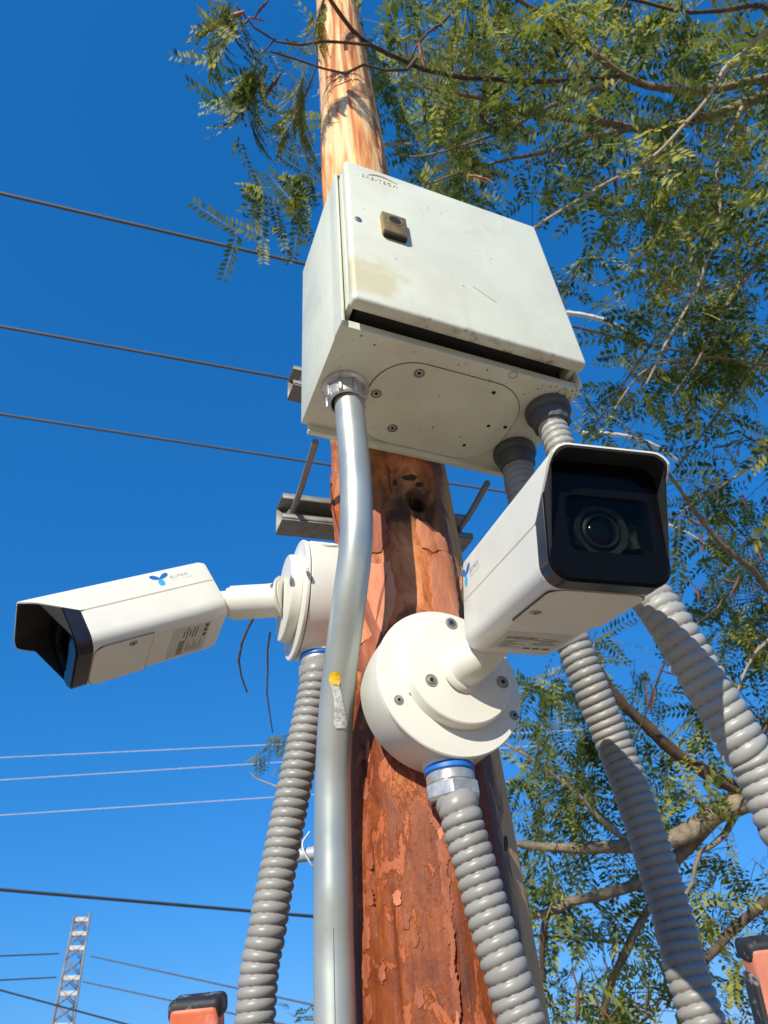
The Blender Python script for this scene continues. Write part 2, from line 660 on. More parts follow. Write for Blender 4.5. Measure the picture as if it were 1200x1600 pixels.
def lathe(mb, c, n, prof, seg=48, cap0=True, cap1=True, shape=None):
    """prof: list of (radius, offset along n)"""
    a, b_ = perp(n)
    n = unit(n)
    ang = np.linspace(0, 2 * math.pi, seg, endpoint=False)
    V = []
    for r, s in prof:
        rr = np.full(seg, r) if shape is None else shape(ang) * r
        V.append(np.asarray(c) + n * s + np.outer(np.cos(ang) * rr, a) + np.outer(np.sin(ang) * rr, b_))
    V = np.concatenate(V)
    F = []
    for i in range(len(prof) - 1):
        for j in range(seg):
            j2 = (j + 1) % seg
            F.append((i * seg + j, i * seg + j2, (i + 1) * seg + j2, (i + 1) * seg + j))
    if cap0:
        F.append(tuple(range(seg))[::-1])
    if cap1:
        F.append(tuple((len(prof) - 1) * seg + j for j in range(seg)))
    return mb.add(V, F)


def hexshape(ang):
    k = math.pi / 3
    t = (ang % k) - k / 2
    return np.minimum(np.cos(k / 2) / np.cos(t), .97) / .97


def rbox(mb, c, ax, ay, az, size, bev=.002, seg=2):
    bm = bmesh.new()
    bmesh.ops.create_cube(bm, size=1)
    for v in bm.verts:
        v.co = Vector((v.co.x * size[0], v.co.y * size[1], v.co.z * size[2]))
    if bev:
        bmesh.ops.bevel(bm, geom=list(bm.edges), offset=bev, segments=seg, profile=.5, affect='EDGES')
    bm.verts.index_update()
    V = [np.asarray(c) + np.asarray(ax) * v.co.x + np.asarray(ay) * v.co.y + np.asarray(az) * v.co.z for v in bm.verts]
    F = [tuple(v.index for v in f.verts) for f in bm.faces]
    bm.free()
    return mb.add(V, F)


def rrect(a, h, rt, rb, k=5):
    """rounded rectangle outline (u,v), counter-clockwise from the right"""
    out = []
    for cx, cy, r, t0 in ((a, h, rt, 0), (-a, h, rt, 90), (-a, -h, rb, 180), (a, -h, rb, 270)):
        ox = cx - math.copysign(r, cx)
        oy = cy - math.copysign(r, cy)
        for i in range(k + 1):
            t = math.radians(t0 + 90 * i / k)
            out.append((ox + r * math.cos(t), oy + r * math.sin(t)))
    return out


def prism(mb, outline, frame, s0, s1, bev=0):
    """extrude outline (u,v) along the frame's third axis from s0 to s1; frame = (origin,U,V,A)"""
    O, U, V, A = frame
    n = len(outline)
    cen = np.mean(np.array(outline), 0)
    rows = []
    if bev:
        d = np.array(outline) - cen
        sc = 1 - bev / np.abs(d).max(0)
        rows = [(d * sc + cen, s0), (np.array(outline), s0 + math.copysign(bev, s1 - s0)), (np.array(outline), s1 - math.copysign(bev, s1 - s0)), (d * sc + cen, s1)]
    else:
        rows = [(np.array(outline), s0), (np.array(outline), s1)]
    P = []
    for o2, s in rows:
        for u, v in o2:
            P.append(O + U * u + V * v + A * s)
    F = []
    for i in range(len(rows) - 1):
        for j in range(n):
            j2 = (j + 1) % n
            F.append((i * n + j, i * n + j2, (i + 1) * n + j2, (i + 1) * n + j))
    F.append(tuple(range(n))[::-1])
    F.append(tuple((len(rows) - 1) * n + j for j in range(n)))
    return mb.add(P, F)


def screw(parent, c, n, r, recess=True, name='screw'):
    """socket head screw in a small dark recess"""
    c = np.asarray(c)
    mb = MB()
    lathe(mb, c, n, [(r * .98, -.0006), (r, .0002), (r * .86, .0010), (r * .5, .0011), (r * .46, .0003), (.0001, .0002)], 20, True, False)
    s = mb.build(name, 'hexsteel', parent, sharp=35)
    mb = MB()
    lathe(mb, c + unit(n) * .00022, n, [(r * 1.34, -.0004), (r * 1.36, .0001), (r * 1.02, .00015), (r * 1.0, -.0004)], 20, False, False)
    mb.build('recess_ring', 'recess_grey', s)
    mb = MB()
    lathe(mb, c + unit(n) * .0005, n, [(r * .44, 0), (r * .40, .0001)], 6)
    mb.build('socket', 'hole', s)
    return s


def text_mesh(txt, size, frame, lift, depth=0.0, spacing=1.0):
    cu = bpy.data.curves.new('lettering', 'FONT')
    cu.body = txt
    cu.size = size
    cu.space_character = spacing
    cu.extrude = depth
    cu.resolution_u = 3
    o = bpy.data.objects.new('lettering_tmp', cu)
    C.objects.link(o)
    bpy.context.view_layer.update()
    dg = bpy.context.evaluated_depsgraph_get()
    me = bpy.data.meshes.new_from_object(o.evaluated_get(dg))
    O, U, V, A = frame
    vs_ = [O + U * v.co.x + V * v.co.y + A * (v.co.z + lift) for v in me.vertices]
    fs = [tuple(p.vertices) for p in me.polygons]
    bpy.data.objects.remove(o)
    bpy.data.curves.remove(cu)
    bpy.data.meshes.remove(me)
    return MB().add(vs_, fs)


# ------------------------------------------------------------------ ground
gm = MB()
ang = np.linspace(0, 2 * math.pi, 64, endpoint=False)
gv = [(0, 0, GROUND)]
gf = []
rings = [2, 6, 20, 70, 250, 900]
for r in rings:
    gv += [(r * math.cos(t), r * math.sin(t), GROUND) for t in ang]
for j in range(64):
    gf.append((0, 1 + j, 1 + (j + 1) % 64))
for i in range(len(rings) - 1):
    for j in range(64):
        gf.append((1 + i * 64 + j, 1 + (i + 1) * 64 + j, 1 + (i + 1) * 64 + (j + 1) % 64, 1 + i * 64 + (j + 1) % 64))
ground = gm.add(gv, gf).build('ground', 'ground', smooth=False)
ground['kind'] = 'structure'

# ------------------------------------------------------------------ utility pole


def vnoise(theta, z, ft, fz, seed, octaves=4):
    """periodic value noise on the pole surface"""
    out = np.zeros_like(theta)
    amp = 1.0
    for o in range(octaves):
        r = np.random.default_rng(seed + o * 17)
        nt = int(ft * 2 ** o)
        nz = 512
        g = r.random((nz, nt))
        x = (theta / (2 * math.pi) % 1) * nt
        y = (z * fz * 2 ** o) % nz
        x0 = np.floor(x).astype(int)
        y0 = np.floor(y).astype(int)
        fx = x - x0
        fy = y - y0
        fx = fx * fx * (3 - 2 * fx)
        fy = fy * fy * (3 - 2 * fy)
        a = g[y0 % nz, x0 % nt]
        b_ = g[y0 % nz, (x0 + 1) % nt]
        c_ = g[(y0 + 1) % nz, x0 % nt]
        d = g[(y0 + 1) % nz, (x0 + 1) % nt]
        out += amp * ((a * (1 - fx) + b_ * fx) * (1 - fy) + (c_ * (1 - fx) + d * fx) * fy - .5)
        amp *= .5
    return out


def facet_scale(th):
    s = np.ones_like(th)
    for t0, d in ((-30, .950), (-97, .955), (-178, .97), (-52, .985)):
        c_ = np.cos(th - math.radians(t0))
        s = np.minimum(s, np.where(c_ > .3, d / np.maximum(c_, .3), 9))
    return s


def pole_point(th, z, dr=0.0):
    th = np.asarray(th, float)
    z = np.asarray(z, float)
    r = (pole_r(z)) * facet_scale(th)
    r = r + .0022 * vnoise(th, z, 6, 3, 3, 3) + .0012 * vnoise(th, z, 24, 5, 40, 3) + dr
    return np.stack([.0194 - .0125 * z + r * np.cos(th), .7554 + .0011 * z + r * np.sin(th), z], -1)


def pix_pole(x, y):
    d = ray(x, y)
    t = np.linspace(.4, 3.2, 8000)
    P = d[None] * t[:, None]
    cx = .0194 - .0125 * P[:, 2]
    cy = .7554 + .0011 * P[:, 2]
    k = np.argmin(np.where(np.hypot(P[:, 0] - cx, P[:, 1] - cy) < pole_r(P[:, 2]) * .985, t, 99))
    return math.atan2(P[k, 1] - cy[k], P[k, 0] - cx[k]), P[k, 2]


pole_base = pole_c(GROUND)
pole = empty('utility_pole', 'rough red brown timber pole with peeling bark carrying the cabinet and both cameras', 'pole', pole_base)
KNOT = pix_pole(652, 786)
nz_list = np.concatenate([np.linspace(GROUND, -.15, 30), np.linspace(-.145, 2.6, 640), np.linspace(2.65, 5.4, 40)])
nth = 190
th_g, z_g = np.meshgrid(np.linspace(0, 2 * math.pi, nth, endpoint=False), nz_list)
P = pole_point(th_g, z_g)
# hollow knot, drying checks
dk = np.hypot((((th_g - KNOT[0] + math.pi) % (2 * math.pi)) - math.pi) * .085 / .0105, (z_g - KNOT[1]) / .013)
cav = -.016 * np.exp(-dk ** 3)
rim = .0025 * np.exp(-((dk - 1.35) / .35) ** 2)
chk = vnoise(th_g, z_g, 26, .9, 77, 2)
cav = cav - .0035 * np.clip((np.abs(chk) < .022) * (vnoise(th_g, z_g, 7, 1.2, 91, 2) > .08), 0, 1) + rim
P[..., 0] += np.cos(th_g) * cav
P[..., 1] += np.sin(th_g) * cav
nr = len(nz_list)
F = []
for i in range(nr - 1):
    b0 = i * nth
    F += [(b0 + j, b0 + (j + 1) % nth, b0 + nth + (j + 1) % nth, b0 + nth + j) for j in range(nth)]
F.append(tuple((nr - 1) * nth + j for j in range(nth)))
pm = MB()
pm.v = [tuple(p) for p in P.reshape(-1, 3)]
pm.f = F
pm.build('shaft', 'wood', pole, sharp=60)


def jagged(poly, n_per=6, amp=.12, rg=rng):
    out = []
    k = len(poly)
    for i in range(k):
        a = np.array(poly[i])
        b_ = np.array(poly[(i + 1) % k])
        for j in range(n_per):
            t = j / n_per
            p = a * (1 - t) + b_ * t
            d = b_ - a
            nrm = np.array([-d[1], d[0]])
            out.append(p + nrm * (rg.random() - .5) * amp * (0 if j == 0 else 1))
    return out


def flake(poly_tz, thick, mat, name='bark_flake'):
    """thin curved skin of bark: poly in (theta*0.085, z) metres, lying on the pole"""
    pl = np.array(poly_tz)
    cen = pl.mean(0)
    rings_ = [(1.0, -.001), (.985, thick), (.72, thick * 1.05), (.38, thick * 1.0)]
    V = []
    n_ = len(pl)
    for sc, dr in rings_:
        q = cen + (pl - cen) * sc
        V.append(pole_point(q[:, 0] / .085, q[:, 1], dr))
    V.append(pole_point(np.array([cen[0] / .085]), np.array([cen[1]]), thick))
    V = np.concatenate(V)
    Fc = []
    for i in range(len(rings_) - 1):
        for j in range(n_):
            j2 = (j + 1) % n_
            Fc.append((i * n_ + j, i * n_ + j2, (i + 1) * n_ + j2, (i + 1) * n_ + j))
    for j in range(n_):
        Fc.append((3 * n_ + j, 3 * n_ + (j + 1) % n_, 4 * n_))
    return MB().add(V, Fc).build(name, mat, pole, sharp=50)


def px_flake(pts, thick, mat, n_per=5, amp=.16):
    q = [pix_pole(*p) for p in pts]
    return flake(jagged([(t * .085, z) for t, z in q], n_per, amp), thick, mat)


px_flake([(560, 872), (588, 882), (611, 876), (617, 915), (616, 955), (604, 984), (596, 1004), (575, 1002), (556, 1016), (545, 960)], .0028, 'flake', 5, .10)
px_flake([(668, 872), (690, 862), (706, 868), (712, 905), (716, 945), (712, 985), (690, 985), (676, 955), (672, 915)], .0022, 'flake', 5, .12)
px_flake([(585, 790), (600, 796), (601, 808), (607, 840), (596, 862), (580, 866), (574, 820)], .002, 'flake_red', 4, .2)
px_flake([(650, 812), (676, 828), (694, 842), (700, 862), (676, 866), (658, 858), (652, 838)], .002, 'flake', 4, .2)
px_flake([(505, 700), (516, 698), (519, 740), (522, 790), (519, 826), (513, 826), (509, 770)], .0035, 'flake_red', 5, .2)
px_flake([(620, 962), (650, 950), (668, 960), (664, 985), (640, 992), (618, 985)], .0018, 'flake_red', 4, .25)
# strips of skin left along two ridges and in scattered patches lower down
spec = []
for i in range(20):
    f = i / 19
    spec.append((682 + 34 * f + rng.uniform(-3, 3) - 18 * (f < .25) * (1 - f * 4), 1215 + 385 * f, rng.uniform(4, 9), rng.uniform(16, 34)))
for i in range(8):
    f = i / 7
    spec.append((568 + 12 * rng.random(), 1175 + 400 * f, rng.uniform(3, 8), rng.uniform(16, 34)))
for cx, cy in ((622, 1405), (634, 1440), (648, 1465), (600, 1520), (655, 1560)):
    spec.append((cx, cy, rng.uniform(5, 9), rng.uniform(12, 22)))
for cx, cy, rx, ry in spec:
    k = 10
    pts = []
    t0 = rng.random() * 6
    for j in range(k):
        t = t0 + j * 2 * math.pi / k
        s_ = rng.uniform(.6, 1.1)
        pts.append((cx + rx * s_ * math.cos(t), cy + ry * s_ * math.sin(t)))
    px_flake(pts, rng.uniform(.0005, .0014), 'flake_red' if rng.random() < .86 else 'flake', 4, .38)
# knots: two sawn branch scars up high, a hollow below the cabinet
for cx, cy, rx, ry, mt_ in ((542, 56, 11, 5, 'knot'), (562, 143, 22, 13, 'knot'), (640, 748, 13, 5, 'knot_dark'), (655, 758, 8, 4, 'knot_dark'), (652, 787, 8, 7, 'knot_dark'), (617, 753, 4, 6, 'knot_dark'), (796, 1316, 3, 13, 'knot_dark')):
    pts = []
    for j in range(12):
        t = j * math.pi / 6
        w = rng.uniform(.75, 1.1)
        pts.append(pix_pole(cx + rx * w * math.cos(t), cy + ry * w * math.sin(t)))
    deep = (cx, cy) == (652, 787)
    flake([(t * .085, z) for t, z in pts], -.012 if deep else (.0012 if mt_ == 'knot' else .0006), mt_, 'knot')
# splinters standing off the pole
for (x0, y0, x1, y1) in ((598, 232, 604, 262), (590, 205, 601, 250), (722, 900, 716, 925), (515, 805, 510, 829)):
    a = pix_pole(min(x0, 590) if y0 < 300 else x0, y0)
    b_ = pix_pole(min(x1, 594) if y0 < 300 else x1, y1)
    p0 = pole_point(a[0], a[1], .001)
    p1 = pole_point(b_[0], b_[1], .006)
    sb = MB()
    tube(sb, spline([p0, (p0 + p1) / 2 + np.array([.001, -.002, 0]), p1], 4), [.0012, .002, .0026, .003, .003, .0028, .002, .0012, .0006][:9], 5)
    sb.build('splinter', 'splinter', pole)

# ------------------------------------------------------------------ control cabinet
box = empty('control_box', 'grimy grey white steel cabinet with a brass lock strapped high on the timber pole', 'cabinet', BC)
HX, HZ = .1565, .166
mb = MB()
zc, zt = -.1707, .166
rbox(mb, bx(0, .1185, (zc + zt) / 2), AX, AY, AZ, (.311, .137, zt - zc), .0015, 2)
rbox(mb, bx(0, .0415, zc + .0016), AX, AY, AZ, (.311, .021, .0032), .0006, 1)
rbox(mb, bx(0, .0415, zt - .0016), AX, AY, AZ, (.311, .021, .0032), .0006, 1)
for sx_ in (-1, 1):
    rbox(mb, bx(sx_ * .1539, .0415, (zc + zt) / 2), AX, AY, AZ, (.0032, .021, zt - zc - .0066), .0006, 1)
body = mb.build('body', 'box_body', box)
mb = MB()          # dark fill set back behind the door, its colour standing for shade
rbox(mb, bx(0, .0335, .004), AX, AY, AZ, (.272, .034, .284), .001, 1)
rbox(mb, bx(0, .0485, -.0024), AX, AY, AZ, (.303, .003, .328), .0, 1)
mb.build('shade_fill', 'gap', box)
for sx_ in (-1, 1):          # side flanges of the opening, seen edge on
    mb = MB()
    rbox(mb, bx(sx_ * .1458, .031, .003), AX, AY, AZ, (.0075, .027, .300), .001, 1)
    mb.build('opening_flange', 'box_body', box)
mb = MB()
rbox(mb, bx(0, .0335, zc + .0082), AX, AY, AZ, (.3045, .003, .0110), .0006, 1)
mb.build('lower_lip', 'box_body', box)
mb = MB()          # thin upturned rim round the opening
for c_, sz in ((bx(-.1535, .029, -.0024), (.0035, .009, .3365)), (bx(.1535, .029, -.0024), (.0035, .009, .3365)), (bx(0, .029, .1640), (.303, .009, .0035))):
    rbox(mb, c_, AX, AY, AZ, sz, .001, 2)
mb.build('rim', 'box_body', box)['kind'] = 'thing'
mb = MB()
rbox(mb, bx(0, .0085, 0), AX, AY, AZ, (.300, .017, .3201), .0055, 4)
door = mb.build('door', 'box_door', box)
# lock: brass plate, round keyhole
dF = -AY
mb = MB()
rbox(mb, bx(-.091, -.0042, .0115), AX, AY, AZ, (.033, .0084, .044), .0012, 2)
lock = mb.build('lock', 'brass', box)
mb = MB()
lathe(mb, bx(-.0905, -.0084, .018), dF, [(.0105, -.001), (.0105, .0006), (.0085, .0008), (.008, -.0002)], 28, False, False)
mb.build('keyhole_ring', 'brass', lock)
mb = MB()
lathe(mb, bx(-.0905, -.00855, .018), dF, [(.0082, 0), (.0082, .00015)], 28)
mb.build('keyhole', 'hole', lock)
mb = MB()
rbox(mb, bx(-.091, -.0035, -.0125), AX, AY, AZ, (.030, .006, .004), .0008, 2)  # dark bar below the brass plate, painting in the lock's shadow
mb.build('under_shadow', 'hole', lock)
mb = MB()
lathe(mb, bx(-.1377, 0, .0077), dF, [(.0048, -.0005), (.0046, .0012), (.0030, .0022), (.0004, .0026)], 16)
mb.build('screw', 'hexsteel', box)
# pressed lettering and swoosh
fr_door = (bx(-.1275, 0, .1260), AX, AZ, dF)
text_mesh('SRE-TECH', .0105, fr_door, .0002, .0007, 1.15).build('lettering', 'box_door', door, smooth=False)
mb = MB()
sw = [bx(-.117 + .042 * t, -.0004, .1375 + .008 * math.sin(t * 3.0) * (1 - .3 * t)) for t in np.linspace(0, 1, 14)]
tube(mb, sw, [.0004 + .0009 * math.sin(math.pi * t) for t in np.linspace(.03, .97, 14)], 6)
mb.build('swoosh', 'box_door', door)
# a scratch and paint chips
mb = MB()
rbox(mb, bx(.0233, -.0001, -.074), unit(AX * .03 - AZ * .021), AY, unit(AZ * .03 + AX * .021), (.036, .0004, .0004), 0)
mb.build('scratch', 'gap', door)
mb = MB()
for i in range(13):
    x = rng.uniform(-.14, .14)
    z = rng.uniform(-.15, .15)
    if i > 7:
        x = rng.uniform(.08, .146)
    lathe(mb, bx(x, 0, z), dF, [(rng.uniform(.0003, .0007), -.0002), (.0003, .00012)], 6)
ch = mb.build('paint_chips', 'gap', door)
ch['kind'] = 'stuff'
# gland plate underneath with its screws
ZB = BC[2] + zc
fr_b = (np.array([BC[0], BC[1], ZB]), AX, AY, -AZ)
out = [(u + .004, v + .119) for u, v in rrect(.0985, .0665, .052, .052, 10)]
gap_o = [(u + .004, v + .119) for u, v in rrect(.0995, .0675, .053, .053, 10)]
prism(MB(), gap_o, fr_b, -.001, .00035)
g_ = MB()
prism(g_, gap_o, fr_b, -.001, .00035)
g_.build('plate_gap', 'gap', box, smooth=False)
g_ = MB()
prism(g_, out, fr_b, -.001, .0014, .0004)
plate = g_.build('gland_plate', 'box_body', box)
out2 = [(u + .030, v + .119) for u, v in rrect(.058, .052, .045, .045, 10)]
g_ = MB()
prism(g_, out2, fr_b, .0012, .0019, .0002)
g_.build('blank_cover', 'box_body', plate)
for u, v in ((-.046, .0662), (-.0831, .1112), (-.0434, .1591)):
    p = fr_b[0] + AX * u + AY * v - AZ * .0014
    mb = MB()
    lathe(mb, p, -AZ, [(.0068, -.0006), (.0068, .0004), (.0050, .0006), (.0030, -.0002), (.0005, -.0003)], 18, False, False)
    s_ = mb.build('screw', 'strut', plate)
    mb = MB()
    lathe(mb, p, -AZ, [(.0026, 0), (.0024, .0003)], 10)
    mb.build('socket', 'hole', s_)
for u, v in ((.0528, .0658), (.0949, .1136), (.0583, .1591), (.005, .142), (.073, .118), (-.11, .045), (-.128, .038), (.03, .038)):
    mb = MB()
    lathe(mb, fr_b[0] + AX * u + AY * v - AZ * (.0019 if v > .05 else .0), -AZ, [(.0026 if u > .05 else .0014, -.0002), (.0024 if u > .05 else .001, .0003)], 12)
    mb.build('bolt_hole', 'hole', plate)
for u, v in ((.063, .035), (.135, .04)):
    mb = MB()
    lathe(mb, fr_b[0] + AX * u + AY * v, -AZ, [(.0055, -.0003), (.0055, .0003), (.0048, .0004), (.0046, 0)], 18, False, False)
    mb.build('knockout', 'strut', box)
# mounting flange at the back
mb = MB()
rbox(mb, bx(.004, .1905, -.004), AX, AY, AZ, (.300, .008, .352), .0015, 2)
mb.build('mounting_flange', 'box_body', box)
# rust and grime chips on the front lower edge of the body
mb = MB()
for i in range(34):
    x = rng.uniform(-.15, .15) if i < 14 else rng.uniform(.10, .154)
    y = .031 + abs(rng.gauss(0, .012))
    r = rng.uniform(.0004, .0013)
    pr = [(r * rng.uniform(.5, 1.3) * math.cos(t), r * rng.uniform(.5, 1.3) * math.sin(t)) for t in np.linspace(0, 2 * math.pi, 7, endpoint=False)]
    prism(mb, [(x + a, y + b_) for a, b_ in pr], fr_b, -.0003, .00025)
mb.build('rust_chips', simple('rust_chip', (.13, .085, .05), .9, 0, .3, 300), box)['kind'] = 'stuff'

# ------------------------------------------------------------------ clamps behind the pole


def clamp(pL, pL2, pR, pR2, label):
    """two threaded rods and a slotted channel behind the pole"""
    cc = (np.asarray(pL2) + np.asarray(pR2)) / 2
    root = empty('pole_clamp', label, 'clamp', cc, 'clamps holding the cabinet to the pole')
    for a, b_ in ((pL, pL2), (pR, pR2)):
        mb = MB()
        a = np.asarray(a)
        b_ = np.asarray(b_)
        mid = a * .45 + b_ * .55 + np.array([0, 0, -.004])
        pts, L = resample(spline([a, mid, b_ + unit(b_ - a) * .015], 20), 150)
        tube(mb, pts, .0045, 10, True, lambda i, t: 1 + .06 * np.cos(t - i * 1.6))
        mb.build('threaded_rod', 'strut', root)
        mb = MB()
        lathe(mb, b_ + unit(b_ - a) * .004, unit(b_ - a), [(.009, 0), (.009, .007)], 24, shape=hexshape)
        mb.build('nut', 'strut', root, sharp=25)
    d = unit(np.asarray(pR2) - np.asarray(pL2))
    back = np.cross(AZ, d)
    back = unit(back)
    if np.dot(back, AY) < 0:
        back = -back
    up = AZ
    L = np.linalg.norm(np.asarray(pR2) - np.asarray(pL2)) + .038
    mb = MB()
    # C section: web at the back, two side walls with in-turned lips
    rbox(mb, cc + back * .024, d, back, up, (L, .003, .046), .0008, 1)
    for s in (-1, 1):
        rbox(mb, cc + back * .0055 + up * s * .0245, d, back, up, (L, .040, .003), .0008, 1)
        rbox(mb, cc - back * .0145 + up * s * .0185, d, back, up, (L, .003, .009), .0008, 1)
    mb.build('channel', 'strut', root, sharp=30)
    mb = MB()
    for k in range(-2, 3):
        prism(mb, rrect(.013, .006, .0058, .0058, 4), (cc + back * .0222 + d * k * .05, d, up, -back), 0, .0006)
    sl = mb.build('slots', 'hole', root)
    sl['kind'] = 'stuff'
    return root


clamp(bx(-.1312, .205, -.178), bx(-.1080, .405, -.134), bx(.1143, .205, -.186), bx(.176, .405, -.108), 'lower slotted steel channel and bent rods clamping the cabinet round the pole')
clamp(bx(-.118, .205, .120), bx(-.0960, .405, .170), bx(.118, .205, .120), bx(.170, .405, .17), 'upper steel channel clamp half hidden behind the left edge of the cabinet')

# ------------------------------------------------------------------ rigid steel conduit
emt_pts = [bx(-.121, .116, zc + .002), at(545, 628, .826), at(552, 700, .79), at(556.5, 770, .752), at(556, 850, .722), at(548, 920, .708), at(537.5, 1000, .70), at(527, 1090, .69),
           at(521, 1200, .672), at(520, 1300, .645), at(521, 1430, .607), at(523.5, 1600, .567)]
last = emt_pts[-1]
emt_pts += [np.array([last[0], last[1] + .004, -.5]), np.array([last[0], last[1] + .006, GROUND])]
emt = empty('steel_conduit', 'bent galvanised steel pipe running from the cabinet down the left of the pole', 'conduit', emt_pts[-1])
mb = MB()
pp, L = resample(spline(emt_pts, 14), 150)
tube(mb, pp, .0172, 36)
mb.build('pipe', 'steel', emt)
ctop = emt_pts[0]
cd = unit(np.array(emt_pts[1]) - ctop)
cd = unit(cd * .3 - AZ)
mb = MB()
lathe(mb, ctop, cd, [(.0275, -.001), (.0285, .002), (.0285, .005), (.026, .007), (.0225, .008), (.0225, .028), (.021, .030), (.0195, .030), (.0178, .0285)], 40, True, False)
con = mb.build('connector', 'zinc', emt, sharp=28)
for k in range(8):
    t = k * math.pi / 4 + .2
    a_, b_ = perp(cd)
    d = a_ * math.cos(t) + b_ * math.sin(t)
    tdir = np.cross(cd, d)
    mb = MB()
    rbox(mb, ctop + cd * .0185 + d * .0232, d, tdir, cd, (.0035, .0052, .019), .0007, 1)
    mb.build('lug', 'zinc', con, sharp=30)

mb = MB()
for i0, i1, th in ((.22, .31, 4.55), (.40, .47, 4.9), (.55, .60, 4.2)):
    seg = pp[int(i0 * 150):int(i1 * 150)]
    off = unit(-ray(548, 900))
    tube(mb, [q + unit(off - unit(seg[-1] - seg[0]) * np.dot(off, unit(seg[-1] - seg[0])) + np.array([(th - 4.5) * .8, 0, 0])) * .01722 for q in seg], .00028, 4)
for k in range(16):
    q = pp[rng.randrange(20, 110)]
    nn = unit(np.array([rng.uniform(-.8, .8), -1, 0]))
    lathe(mb, q + nn * .0172, nn, [(rng.uniform(.0004, .0012), -.0003), (.0003, .0002)], 6)
sc_ = mb.build('scratches', 'gap', emt)
sc_['kind'] = 'stuff'

# torn sticker on the pipe
emt_n = unit(-ray(525, 1090))
tp = [(524, 1049, 0), (523, 1056, 1), (522, 1066, 2), (525, 1080, 3), (529, 1100, 4), (531, 1118, 5), (532, 1136, 6)]


def pipe_hit(x, y, off):
    """point on the rigid pipe's near side"""
    d = ray(x, y)
    best = None
    for t in np.linspace(.5, .95, 900):
        q = d * t
        dd = np.linalg.norm(pp - q, axis=1).min()
        if dd < .0172 + off:
            return q
        if best is None or dd < best[0]:
            best = (dd, q)
    return best[1]


def tape_mesh(rows, off, thick=.0004):
    V, Fc = [], []
    for (xl, xr, y) in rows:
        for s in np.linspace(0, 1, 6):
            q = pipe_hit(xl + (xr - xl) * s, y, off + rng.uniform(0, .0007))
            V.append(q)
    V = np.array(V)
    nV = len(V)
    V2 = V * (1 - thick)
    nrw = len(rows)
    for i in range(nrw - 1):
        for j in range(5):
            a = i * 6 + j
            Fc.append((a, a + 1, a + 7, a + 6))
            Fc.append((nV + a, nV + a + 6, nV + a + 7, nV + a + 1))
    edge = [j for j in range(6)] + [i * 6 + 5 for i in range(1, nrw)] + [(nrw - 1) * 6 + j for j in range(4, -1, -1)] + [i * 6 for i in range(nrw - 2, 0, -1)]
    for k in range(len(edge)):
        a, b_ = edge[k], edge[(k + 1) % len(edge)]
        Fc.append((a, nV + a, nV + b_, b_))
    return MB().add(np.vstack([V, V2]), Fc)


sticker = empty('sticker', 'torn strip of clear tape with a yellow end stuck on the steel pipe', 'sticker', pipe_hit(527, 1090, .001))
tape_mesh([(517, 531, 1050), (515, 532, 1055), (514, 532, 1062), (516, 531, 1068), (518, 530, 1070)], .0012).build('yellow_end', 'yellow', sticker)
tape_mesh([(517, 530, 1069), (520, 533, 1082), (522, 536, 1096), (523, 539, 1110), (521, 541, 1122), (522, 542, 1132), (525, 541, 1138)], .0009).build('clear_strip', 'tape', sticker)

# ------------------------------------------------------------------ ribbed conduits
OD = .0185


def ribbed(root, pts, mat, pitch=.0094, r0=OD, r1=OD, part='hose'):
    p0 = spline(pts, 30)
    _, L = resample(p0, 10)
    per = 11
    n = int(L / pitch * per)
    p, L = resample(p0, n)
    mb = MB()
    rr = np.linspace(r0, r1, n)

    def rf(i, t):
        ph = math.pi * i / per - t / 2
        return .800 + .200 * np.abs(np.sin(ph)) ** .42
    tube(mb, p, rr, 30, True, rf)
    return mb.build(part, mat, root, sharp=75)


def metal_connector(root, c, d, k=1.0):
    mb = MB()
    lathe(mb, c, d, [(.0215 * k, -.002), (.0222 * k, 0), (.0222 * k, .0035), (.0205 * k, .005)], 36)
    ring = mb.build('sealing_ring', 'blue', root)
    mb = MB()
    lathe(mb, c, d, [(.0200 * k, .004), (.0212 * k, .006), (.0212 * k, .013), (.0200 * k, .014), (.0200 * k, .016)], 36)
    con_ = mb.build('connector', 'zinc', root, sharp=28)
    mb = MB()
    lathe(mb, c, d, [(.0222 * k, .0145), (.0246 * k, .0160), (.0246 * k, .0265), (.0226 * k, .0295), (.0196 * k, .0305)], 48, True, False, hexshape)
    mb.build('hex_nut', 'zinc', con_, sharp=24)
    mb = MB()
    lathe(mb, c, d, [(.0198 * k, .029), (.0198 * k, .0312), (.0182 * k, .0314)], 32, True, True)
    mb.build('inner_seal', simple('navy_seal', (.01, .03, .09), .5, 0, .1, 60), con_)


def dark_connector(root, c, d):
    mb = MB()
    lathe(mb, c, d, [(.0275, -.001), (.0285, .002), (.0285, .009), (.026, .012), (.0228, .013)], 40, True, False)
    con_ = mb.build('connector', 'nut_dark', root, sharp=30)
    mb = MB()
    lathe(mb, c, d, [(.0232, .012), (.0232, .027), (.0218, .031), (.0192, .0325)], 48, True, False, lambda a: 1 + .02 * np.sign(np.sin(a * 12)))
    mb.build('gland_nut', 'nut_dark', con_, sharp=30)


GRP = 'ribbed grey conduits hanging round the pole'
# ------------------------------------------------------------------ junction boxes
n2 = np.array([math.sin(YAW), -math.cos(YAW), 0])
n1 = np.array([-math.cos(math.radians(20)), -math.sin(math.radians(20)), 0])
JB2 = np.array([.0500, .6280, .2940])       # centre of the cover
JB1 = np.array([-.1200, .7440, .4720])
JR = .0750


